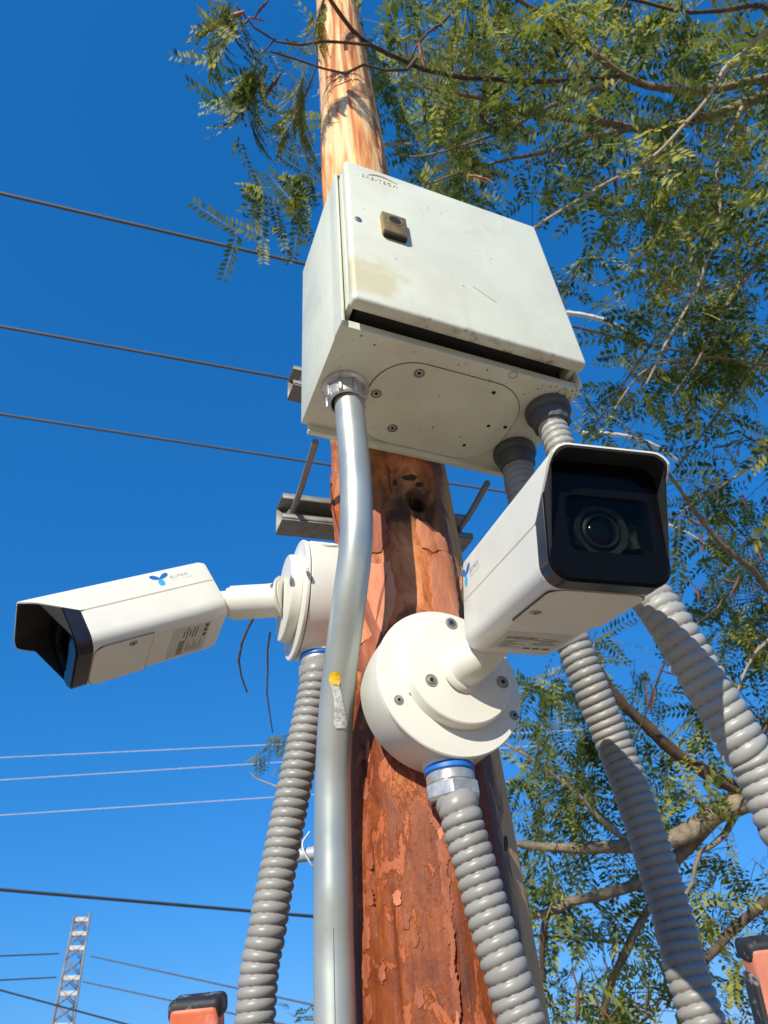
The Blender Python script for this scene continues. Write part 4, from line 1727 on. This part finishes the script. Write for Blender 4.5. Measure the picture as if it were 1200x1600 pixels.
bpx([(1156, 1262), (1127, 1307), (1090, 1333), (1083, 1373), (1070, 1400)], 2.75, 2.6, .014, .006, 'bark')
bpx([(1200, 1130), (1160, 1180), (1120, 1150), (1080, 1090), (1050, 1080)], 2.7, 2.6, .012, .005, 'bark_dark')
bpx([(1240, 960), (1200, 917), (1175, 885), (1130, 850), (1081, 791), (1039, 731), (1010, 690)], 2.7, 2.5, .014, .005, 'bark')
bpx([(1010, 1480), (1040, 1520), (1030, 1570), (1000, 1600)], 2.7, 2.6, .006, .004, 'bark_pale')
bpx([(1120, 950), (1050, 1010), (1010, 1110), (985, 1180)], 2.6, 2.7, .006, .003, 'bark_dark')
bpx([(1200, 1000), (1170, 1030), (1140, 1110), (1130, 1190)], 2.6, 2.6, .006, .003, 'bark_pale')
# limbs over the cabinet
limb = at(1260, 95, 2.75)
branch([crot, crot + np.array([.10, -.05, .55]), at(1330, 520, 2.9), at(1315, 250, 2.9), limb], .07, .03, 'bark', rec=False)
bpx([(1300, 92), (1240, 112), (1181, 124), (1097, 142), (1013, 135), (967, 117), (915, 77), (845, 23), (808, 0), (770, -40)], 2.75, 2.35, .020, .007)
bpx([(966, 118), (900, 123), (827, 124), (724, 114), (660, 102), (630, 92), (598, 76), (562, 55), (540, 34), (515, 0), (500, -30)], 2.45, 1.82, .009, .0055, 'bark_dark')
bpx([(1320, 110), (1240, 135), (1181, 154), (1130, 175), (1069, 189), (1004, 201), (940, 195), (901, 187), (845, 180), (780, 163), (700, 145), (640, 135)], 2.8, 2.4, .026, .005)
bpx([(985, 202), (920, 215), (864, 233), (780, 254), (710, 275), (660, 290)], 2.6, 2.3, .010, .003)
bpx([(960, 124), (948, 133), (901, 149), (845, 173), (803, 200), (752, 219), (687, 238), (640, 246), (612, 240)], 2.5, 2.3, .008, .003)
bpx([(1260, 0), (1200, 45), (1163, 79), (1135, 103), (1111, 145), (1074, 191), (1013, 252), (957, 280), (892, 317), (836, 355), (800, 380)], 2.4, 2.2, .008, .0045, 'bark_pale')
bpx([(1158, 168), (1135, 219), (1120, 261), (1120, 327), (1111, 383), (1097, 420), (1079, 471), (1041, 537), (1010, 600)], 2.5, 2.35, .007, .004, 'bark_pale')
bpx([(1260, 360), (1200, 400), (1165, 430), (1130, 480), (1090, 560), (1050, 620)], 2.6, 2.4, .009, .003)
bpx([(1260, 560), (1200, 570), (1130, 560), (1060, 560), (1000, 585), (960, 640)], 2.6, 2.3, .007, .003)
bpx([(1250, 700), (1190, 720), (1120, 760), (1060, 800), (1030, 830)], 2.6, 2.5, .007, .003)
bpx([(1250, 30), (1180, 10), (1110, 20), (1030, 10), (960, -10)], 2.4, 2.2, .009, .004, 'bark_dark')
bpx([(980, 0), (955, 40), (930, 90), (905, 110)], 2.4, 2.3, .005, .002, 'bark_dark')
bpx([(740, -20), (700, 30), (660, 60), (640, 95)], 2.2, 2.1, .005, .003, 'bark_dark')
# fine twigs crossing the top of the pole
bpx([(578, 70), (545, 68), (515, 65), (470, 70), (430, 62), (395, 40), (370, 10)], 1.78, 1.66, .0042, .002, 'bark_dark')
bpx([(652, 92), (645, 105), (620, 113), (600, 112), (570, 100), (555, 112), (530, 112), (495, 100), (465, 90), (422, 80)], 1.84, 1.68, .0046, .0022, 'bark_dark')
bpx([(497, 97), (488, 130), (470, 170), (452, 215)], 1.7, 1.7, .0022, .0012, 'bark_dark')
bpx([(430, 62), (405, 90), (395, 130)], 1.66, 1.66, .0020, .001, 'bark_dark')
bpx([(510, -10), (495, 40), (488, 80), (500, 97)], 1.74, 1.70, .0035, .0015, 'bark_dark')
bpx([(640, 225), (560, 225), (500, 240), (460, 245)], 2.3, 2.2, .004, .002, 'bark_pale')
bpx([(620, 290), (540, 305), (495, 308), (455, 300)], 2.2, 2.05, .004, .002, 'bark_dark')

# ---- leaf fronds (bipinnate): a stalk with pairs of pinnae, each set with narrow leaflets


def leaflet_quad(base, d, nrm, ln, wd):
    side = unit(np.cross(d, nrm))
    return [base, base + d * ln * .45 + side * wd * .5, base + d * ln, base + d * ln * .5 - side * wd * .5]


def frond_mesh(seed, length=.20, pairs=4, lp=9, fold=0.0, droop=.35, leaf=.021):
    r = random.Random(seed)
    V, Fc, tint = [], [], []

    def quad(q, t):
        k = len(V)
        V.extend(q)
        Fc.append((k, k + 1, k + 2, k + 3))
        tint.extend([t] * 4)
    X = np.array([1.0, 0, 0])
    Zu = np.array([0, 0, 1.0])
    tb_ = r.random()

    def stalk(s):
        return np.array([s * length, 0, -droop * length * s * s])
    for i in range(6):
        a, b_ = stalk(i / 6), stalk((i + 1) / 6)
        d = unit(b_ - a)
        quad([a + np.array([0, .0012, 0]), b_ + np.array([0, .0010, 0]), b_ - np.array([0, .0010, 0]), a - np.array([0, .0012, 0])], .9)
    for i in range(pairs):
        s = .25 + .75 * i / (pairs - 1)
        o = stalk(s)
        tang = unit(stalk(min(1, s + .02)) - stalk(s - .02))
        for sg in (-1, 1):
            if r.random() < .07:
                continue
            spread = math.radians(r.uniform(38, 68)) * (1 - .92 * fold)
            pd_ = unit(tang * math.cos(spread) + np.array([0, sg, 0]) * math.sin(spread) + Zu * r.uniform(-.35, .12))
            pl = length * r.uniform(.42, .56)
            nrm = unit(np.cross(pd_, np.cross(Zu, pd_)) + np.array([0, sg * .3, 0]) * r.uniform(-1, 1))
            side = unit(np.cross(pd_, nrm))
            for j in range(lp):
                f = (j + .6) / lp
                c0 = o + pd_ * pl * f + Zu * (-.30 * pl * f * f)
                for s2 in (-1, 1):
                    aa = math.radians(r.uniform(50, 74)) * (1 - .62 * fold)
                    ld = unit(pd_ * math.cos(aa) + side * s2 * math.sin(aa) + nrm * r.uniform(-.25, .25) + Zu * -.1)
                    ln = leaf * (1 - .45 * abs(f - .45)) * r.uniform(.8, 1.15)
                    quad(leaflet_quad(c0, ld, nrm + side * s2 * .35, ln, ln * (.36 if fold < .5 else .42)), tb_ * .35 + r.random() * .25)
            a, b_ = o, o + pd_ * pl + Zu * -.30 * pl
            quad([a, (a + b_) / 2 + side * .0009 + Zu * .07 * pl, b_, (a + b_) / 2 - side * .0009 + Zu * .07 * pl], .85)
    return np.array(V), Fc, np.array(tint)


VAR = [frond_mesh(s, length=rng.uniform(.19, .26), pairs=rng.choice((2, 3, 3, 4)), lp=rng.choice((8, 9, 10)), droop=rng.uniform(.2, .6), leaf=rng.uniform(.027, .036)) for s in range(9)]
FOLD = [frond_mesh(50 + s, length=rng.uniform(.16, .2), pairs=5, lp=10, fold=.78, droop=.25, leaf=.020) for s in range(4)]


def frond_me(var, name, mat):
    V, Fc, t = var
    me = bpy.data.meshes.new(name)
    me.from_pydata([tuple(p) for p in V], [], Fc)
    a = me.attributes.new('tint', 'FLOAT', 'POINT')
    a.data.foreach_set('value', t.astype(np.float32))
    me.materials.append(M[mat])
    return me


def basis(d, roll_):
    d = unit(d)
    h = np.array([0, 0, 1.0])
    if abs(d[2]) > .97:
        h = np.array([1.0, 0, 0])
    y = unit(np.cross(h, d))
    z = np.cross(d, y)
    y, z = y * math.cos(roll_) + z * math.sin(roll_), -y * math.sin(roll_) + z * math.cos(roll_)
    return np.stack([d, y, z], 1)


FR = []     # (variant, position, basis, scale, tint, fold?)
# clusters of foliage: centre (photo px) , radius px, depth range, count
CL = [
    (650, 25, 60, 2.0, 2.7, 45), (720, 40, 80, 2.1, 2.9, 60), (800, 60, 80, 2.1, 3.0, 62), (880, 40, 80, 2.1, 3.0, 52), (960, 40, 70, 2.2, 3.1, 40), (1040, 50, 80, 2.2, 3.1, 56),
    (1120, 45, 80, 2.2, 3.1, 62), (1190, 60, 70, 2.2, 3.1, 48), (640, 150, 55, 2.2, 2.9, 46), (690, 210, 60, 2.2, 2.9, 50), (640, 260, 40, 2.3, 2.9, 30), (750, 150, 70, 2.3, 3.0, 44),
    (780, 235, 55, 2.3, 2.9, 26), (840, 130, 60, 2.3, 3.0, 30), (900, 190, 60, 2.3, 3.0, 24), (830, 290, 38, 2.3, 2.8, 12), (890, 275, 30, 2.3, 2.8, 7), (960, 175, 60, 2.3, 3.0, 28),
    (1030, 250, 60, 2.3, 3.0, 30), (1090, 220, 60, 2.3, 3.1, 34), (1160, 220, 70, 2.3, 3.1, 46), (1180, 320, 60, 2.4, 3.1, 40), (1100, 320, 60, 2.4, 3.0, 38), (1030, 340, 55, 2.4, 3.0, 30),
    (990, 385, 34, 2.4, 2.9, 10), (1010, 440, 44, 2.4, 2.9, 26), (1070, 430, 60, 2.3, 3.0, 46), (1150, 430, 60, 2.4, 3.1, 46), (1110, 510, 60, 2.4, 3.0, 40), (1040, 520, 45, 2.3, 2.9, 26),
    (1180, 520, 50, 2.4, 3.1, 30), (990, 585, 26, 2.5, 2.8, 9), (925, 640, 26, 2.3, 2.7, 9), (1045, 600, 30, 2.5, 2.8, 9), (1120, 590, 40, 2.4, 2.9, 14), (1185, 640, 34, 2.4, 2.9, 9),
    (1110, 700, 40, 2.4, 2.9, 13), (1170, 730, 50, 2.4, 3.0, 24), (1080, 760, 45, 2.4, 2.9, 20), (1060, 830, 45, 2.4, 2.9, 22), (1150, 820, 55, 2.4, 3.0, 28), (1190, 890, 50, 2.5, 3.1, 28),
    (1100, 920, 60, 2.5, 3.1, 46), (1170, 980, 60, 2.5, 3.1, 42), (1060, 990, 50, 2.5, 3.0, 30), (1120, 1060, 55, 2.5, 3.1, 34), (1190, 1080, 50, 2.5, 3.1, 28), (960, 1010, 50, 2.5, 3.1, 32),
    (880, 1060, 45, 2.5, 3.0, 30), (840, 1110, 40, 2.5, 3.0, 24), (900, 1140, 45, 2.5, 3.0, 26), (960, 1120, 45, 2.5, 3.0, 20), (830, 1190, 36, 2.5, 2.9, 16), (880, 1230, 45, 2.5, 3.0, 26),
    (830, 1265, 34, 2.5, 2.9, 16), (930, 1240, 40, 2.5, 3.0, 20), (920, 1300, 40, 2.5, 3.0, 15), (870, 1350, 45, 2.5, 2.9, 22), (940, 1350, 40, 2.5, 2.9, 16), (850, 1400, 30, 2.5, 2.9, 10),
    (1050, 1210, 35, 2.5, 3.0, 16), (1090, 1260, 30, 2.5, 2.9, 10), (1120, 1330, 45, 2.5, 3.0, 22), (1180, 1310, 45, 2.5, 3.0, 24), (1170, 1390, 45, 2.5, 3.0, 22), (1090, 1390, 36, 2.5, 2.9, 12),
    (900, 1450, 45, 2.5, 2.9, 18), (960, 1440, 35, 2.5, 2.9, 10), (890, 1520, 40, 2.5, 2.9, 20), (940, 1560, 45, 2.5, 2.9, 20), (1000, 1560, 40, 2.5, 2.9, 14), (870, 1580, 36, 2.5, 2.9, 12),
    (1075, 1570, 30, 2.5, 2.9, 9), (1130, 1560, 34, 2.5, 2.9, 10), (1060, 1480, 30, 2.5, 2.9, 6), (1190, 1460, 30, 2.5, 2.9, 8),
    # outside the frame, so the crown goes on
    (1290, 250, 90, 2.3, 3.3, 40), (1290, 700, 90, 2.4, 3.3, 30), (900, -90, 120, 2.0, 3.0, 40), (680, -80, 90, 2.0, 2.8, 26), (1150, -90, 110, 2.1, 3.1, 30),
]
NODES = []
# gaps in the crown where the white sleeves on the wires show through
KEEP_CLEAR = [(900, 495), (935, 505), (970, 520), (995, 535), (935, 685), (975, 690), (1015, 700), (1045, 715), (1060, 830), (1090, 845)]
for (cx, cy, rp, d0, d1, cnt) in CL:
    for _ in range(max(2, int(round(cnt * (.066 if cy < 120 else .080 if cy < 330 else .108))))):
        t = rng.random() * 2 * math.pi
        rr = rp * 1.0 * math.sqrt(rng.random())
        D = rng.uniform(d0, d1) * 1.0 + (.28 if rng.random() < .7 else 0)
        p = at(cx + rr * math.cos(t), cy + rr * math.sin(t), D)
        if any(math.hypot(cx + rr * math.cos(t) - x_, cy + rr * math.sin(t) - y_) < 40 for x_, y_ in KEEP_CLEAR):
            continue
        NODES.append(p)
        az_ = rng.random() * 2 * math.pi
        tn = rng.random()
        nf_ = rng.choice((2, 3, 3, 4))
        for j in range(nf_):
            a2 = az_ + (j - (nf_ - 1) / 2) * rng.uniform(.5, .95)
            d = np.array([math.cos(a2), math.sin(a2), rng.uniform(-.95, .20)])
            FR.append((rng.randrange(9), p + nrng.normal(0, .012, 3), basis(d, rng.gauss(0, .95)), rng.uniform(.85, 1.55), (tn + rng.uniform(-.12, .12)) % 1.0, False))
# twigs: short sticks joining each frond clump to the nearest branch
bp_ = np.array([b_[0] for b_ in BR])
tw = MB()
for q in [(0, p_) for p_ in NODES]:
    i = int(np.argmin(((bp_ - q[1]) ** 2).sum(1)))
    s = bp_[i]
    if np.linalg.norm(s - q[1]) > .55:
        s = q[1] + unit(s - q[1]) * .22
    mid = (s + q[1]) / 2 + nrng.normal(0, .02, 3) + np.array([0, 0, .015])
    tube(tw, spline([s, mid, q[1]], 3), [.0030, .0026, .0022, .0019, .0017, .0015, .0012][:7], 4, False)
o = tw.build('twigs', 'bark', tree)
o['kind'] = 'stuff'

# overhang at the upper left: hanging, half folded fronds close to the pole top
HANG = [(352, -6, 338, 95, 1.60), (365, 0, 345, 70, 1.62), (372, 10, 352, 120, 1.6), (345, 30, 335, 130, 1.61), (405, 85, 372, 200, 1.64), (398, 95, 360, 180, 1.66), (412, 92, 392, 190, 1.63), (392, 110, 358, 205, 1.65), (418, 100, 395, 150, 1.64), (408, 120, 375, 215, 1.66),
        (474, 100, 458, 190, 1.72), (466, 150, 448, 235, 1.73), (470, 130, 452, 215, 1.74), (452, 200, 442, 255, 1.72), (458, 180, 430, 230, 1.74), (352, 5, 350, 60, 1.58), (360, -10, 330, 60, 1.6), (500, 10, 492, 85, 1.73), (493, 20, 478, 60, 1.73), (505, 0, 508, 55, 1.74)]
for (x0, y0, x1, y1, D) in HANG:
    a, b_ = at(x0, y0, D), at(x1, y1, D + .01)
    for _ in range(2):
        d = unit(b_ - a) + nrng.normal(0, .12, 3)
        L = np.linalg.norm(b_ - a)
        FR.append((rng.randrange(4), a + nrng.normal(0, .006, 3), basis(d, rng.random() * 6), L / .20 * rng.uniform(.55, .95), rng.random(), True))
LOOSE = [(490, 250, 440, 300, 1.95), (492, 255, 455, 320, 1.95), (495, 290, 415, 290, 1.97), (495, 300, 415, 320, 1.97), (498, 320, 425, 365, 1.97), (470, 130, 440, 190, 1.85), (478, 60, 455, 110, 1.85), (430, 70, 410, 120, 1.75), (365, -10, 330, 60, 1.62), (362, 20, 340, 105, 1.63), (400, 95, 375, 165, 1.68), (404, 110, 365, 185, 1.68), (402, 100, 352, 190, 1.68), (500, 308, 432, 268, 2.0), (498, 312, 428, 300, 2.0), (500, 318, 405, 350, 1.98), (495, 306, 450, 335, 2.0), (500, 300, 440, 345, 2.02), (498, 300, 470, 255, 2.0), (500, 215, 478, 215, 2.1), (498, 180, 475, 175, 2.1), (500, 70, 470, 60, 2.0), (498, 130, 470, 128, 2.1),
         (452, 1148, 405, 1170, 2.3), (460, 1140, 420, 1160, 2.3), (452, 1160, 432, 1190, 2.3), (470, 1600, 462, 1572, 2.2), (470, 1600, 486, 1578, 2.2), (470, 1602, 478, 1560, 2.2)]
for (x0, y0, x1, y1, D) in LOOSE:
    a, b_ = at(x0, y0, D), at(x1, y1, D)
    d = unit(b_ - a)
    FR.append((rng.randrange(9), a, basis(d, rng.gauss(0, .4)), np.linalg.norm(b_ - a) / .19, rng.random(), False))
# a spray on the sunny side of the pole top, just above the frame: it throws the leaf shadow on the timber
for _ in range(16):
    q = pole_c(1.86) + np.array([-.01, -.085, 0]) + SUN * rng.uniform(.42, .60) + nrng.normal(0, .022, 3)
    d = np.array([rng.uniform(-1, .6), rng.uniform(-.6, .6), rng.uniform(-1, -.2)])
    FR.append((rng.randrange(4), q, basis(d, rng.random() * 6), rng.uniform(.45, .7), rng.random(), True))

FR_ME = [frond_me(v, 'frond', 'leaf') for v in VAR]
FOLD_ME = [frond_me(v, 'frond', 'leaf_grey') for v in FOLD]
# the nearest fronds are parts of their own, the rest of the crown is one mass
order = sorted(range(len(FR)), key=lambda i: np.dot(RCAM[2], FR[i][1]) / FR[i][3])
single = set(order[:290])
tb3 = np.array(trunk_base)
accV, accF, accT = [], [], []
acc2 = ([], [], [])
kk = 0
for i, (vi_, p, B, sc, tn, fold) in enumerate(FR):
    V, Fc, t = (FOLD if fold else VAR)[vi_]
    if i in single:
        o = bpy.data.objects.new('frond', (FOLD_ME if fold else FR_ME)[vi_])
        C.objects.link(o)
        o.parent = tree
        mm = Matrix.Identity(4)
        for r_ in range(3):
            for c_ in range(3):
                mm[r_][c_] = B[r_][c_] * sc
            mm[r_][3] = p[r_] - tb3[r_]
        o.matrix_local = mm
    else:
        W = p + (V * sc) @ B.T - tb3
        accV.append(W)
        accF.append(np.array(Fc) + kk)
        accT.append((t + tn) % 1.0)
        kk += len(V)
W = np.concatenate(accV)
Fa = np.concatenate(accF)
me = bpy.data.meshes.new('foliage')
me.vertices.add(len(W))
me.vertices.foreach_set('co', W.astype(np.float32).ravel())
me.loops.add(Fa.size)
me.loops.foreach_set('vertex_index', Fa.astype(np.int32).ravel())
me.polygons.add(len(Fa))
me.polygons.foreach_set('loop_start', np.arange(0, Fa.size, 4, dtype=np.int32))
me.update(calc_edges=True)
a_ = me.attributes.new('tint', 'FLOAT', 'POINT')
a_.data.foreach_set('value', np.concatenate(accT).astype(np.float32))
me.materials.append(M['leaf'])
fo_ = bpy.data.objects.new('foliage', me)
C.objects.link(fo_)
fo_.parent = tree
fo_['kind'] = 'stuff'

# ---- seed pods
pods = []


def pod_mesh(mat, seed):
    r = random.Random(seed)
    V, Fc = [], []
    nseg = 7
    L, W_ = .13, .017
    tw_ = r.uniform(-1.2, 1.2)
    for i in range(nseg + 1):
        s = i / nseg
        w = W_ * (math.sin(math.pi * (.06 + .88 * s)) ** .55) * .5
        x = r.uniform(-.004, .004)
        for k, (a, b_) in enumerate(((-1, 0), (0, .0018), (1, 0), (0, -.0018))):
            ca, sa = math.cos(tw_ * s), math.sin(tw_ * s)
            u_, v_ = a * w, b_
            V.append((u_ * ca - v_ * sa + .02 * s * s, u_ * sa + v_ * ca + x, -L * s))
    for i in range(nseg):
        for k in range(4):
            Fc.append((i * 4 + k, i * 4 + (k + 1) % 4, i * 4 + 4 + (k + 1) % 4, i * 4 + 4 + k))
    Fc.append((0, 1, 2, 3))
    Fc.append(tuple(nseg * 4 + k for k in range(4)))
    m_ = bpy.data.meshes.new('seed_pod')
    m_.from_pydata(V, [], Fc)
    m_.materials.append(M[mat])
    m_.polygons.foreach_set('use_smooth', [True] * len(m_.polygons))
    return m_


PODS = [pod_mesh('pod', s) for s in range(5)] + [pod_mesh('pod_pink', 9), pod_mesh('pod_pink', 10)]


def pod(x, y, D, kind=None, sc=1.0, tilt=.4, direction=None):
    o = bpy.data.objects.new('seed_pod', PODS[rng.randrange(5) if kind is None else kind])
    C.objects.link(o)
    o.parent = tree
    o.location = Vector(at(x, y, D) - tb3)
    if direction is None:
        o.rotation_euler = (rng.gauss(0, tilt), rng.gauss(0, tilt), rng.random() * 6.28)
    else:
        o.rotation_euler = Vector(-np.asarray(direction)).to_track_quat('Z', 'Y').to_euler()
    o.scale = (sc, sc, sc)


for (cx, cy, sp, cnt) in ((965, 265, 22, 7), (1150, 870, 40, 14), (1000, 1045, 22, 8), (950, 1530, 40, 14), (890, 1540, 16, 5), (1000, 730, 40, 4), (1160, 70, 40, 5), (700, 200, 40, 6), (1190, 390, 15, 4), (1080, 880, 30, 5), (760, 275, 12, 3), (1120, 960, 40, 6), (980, 690, 14, 4), (1130, 760, 40, 6), (800, 240, 30, 3)):
    for _ in range(int(cnt * .7)):
        pod(cx + rng.gauss(0, sp), cy + rng.gauss(0, sp), rng.uniform(2.3, 2.6), sc=rng.uniform(.45, .95))


def pod_between(x0, y0, x1, y1, D, kind):
    a, b_ = at(x0, y0, D), at(x1, y1, D)
    pod(x0, y0, D, kind, np.linalg.norm(b_ - a) / .13, direction=b_ - a)


pod_between(382, 18, 308, 44, 1.62, 5)
pod_between(420, 0, 392, 26, 1.64, 0)
pod_between(414, 34, 388, 22, 1.65, 6)
pod_between(390, 28, 372, 48, 1.65, 1)
pod_between(440, 115, 408, 150, 1.67, 1)
pod_between(655, 62, 657, 108, 1.95, 5)
pod_between(632, 60, 634, 100, 1.95, 2)
pod_between(770, 285, 735, 268, 2.2, 5)
# two bare curved shoots hanging left of the pipe
bpx([(402, 955), (385, 985), (376, 1020), (378, 1055), (386, 1082)], 1.3, 1.3, .0028, .0018, 'bark_dark', rec=False)
bpx([(424, 985), (418, 1030), (415, 1080), (420, 1120), (426, 1145)], 1.3, 1.3, .0022, .0012, 'bark_dark', rec=False)
bpx([(445, 1232), (420, 1222), (398, 1215), (392, 1208)], 2.2, 2.2, .003, .002, 'bark_pale', rec=False)
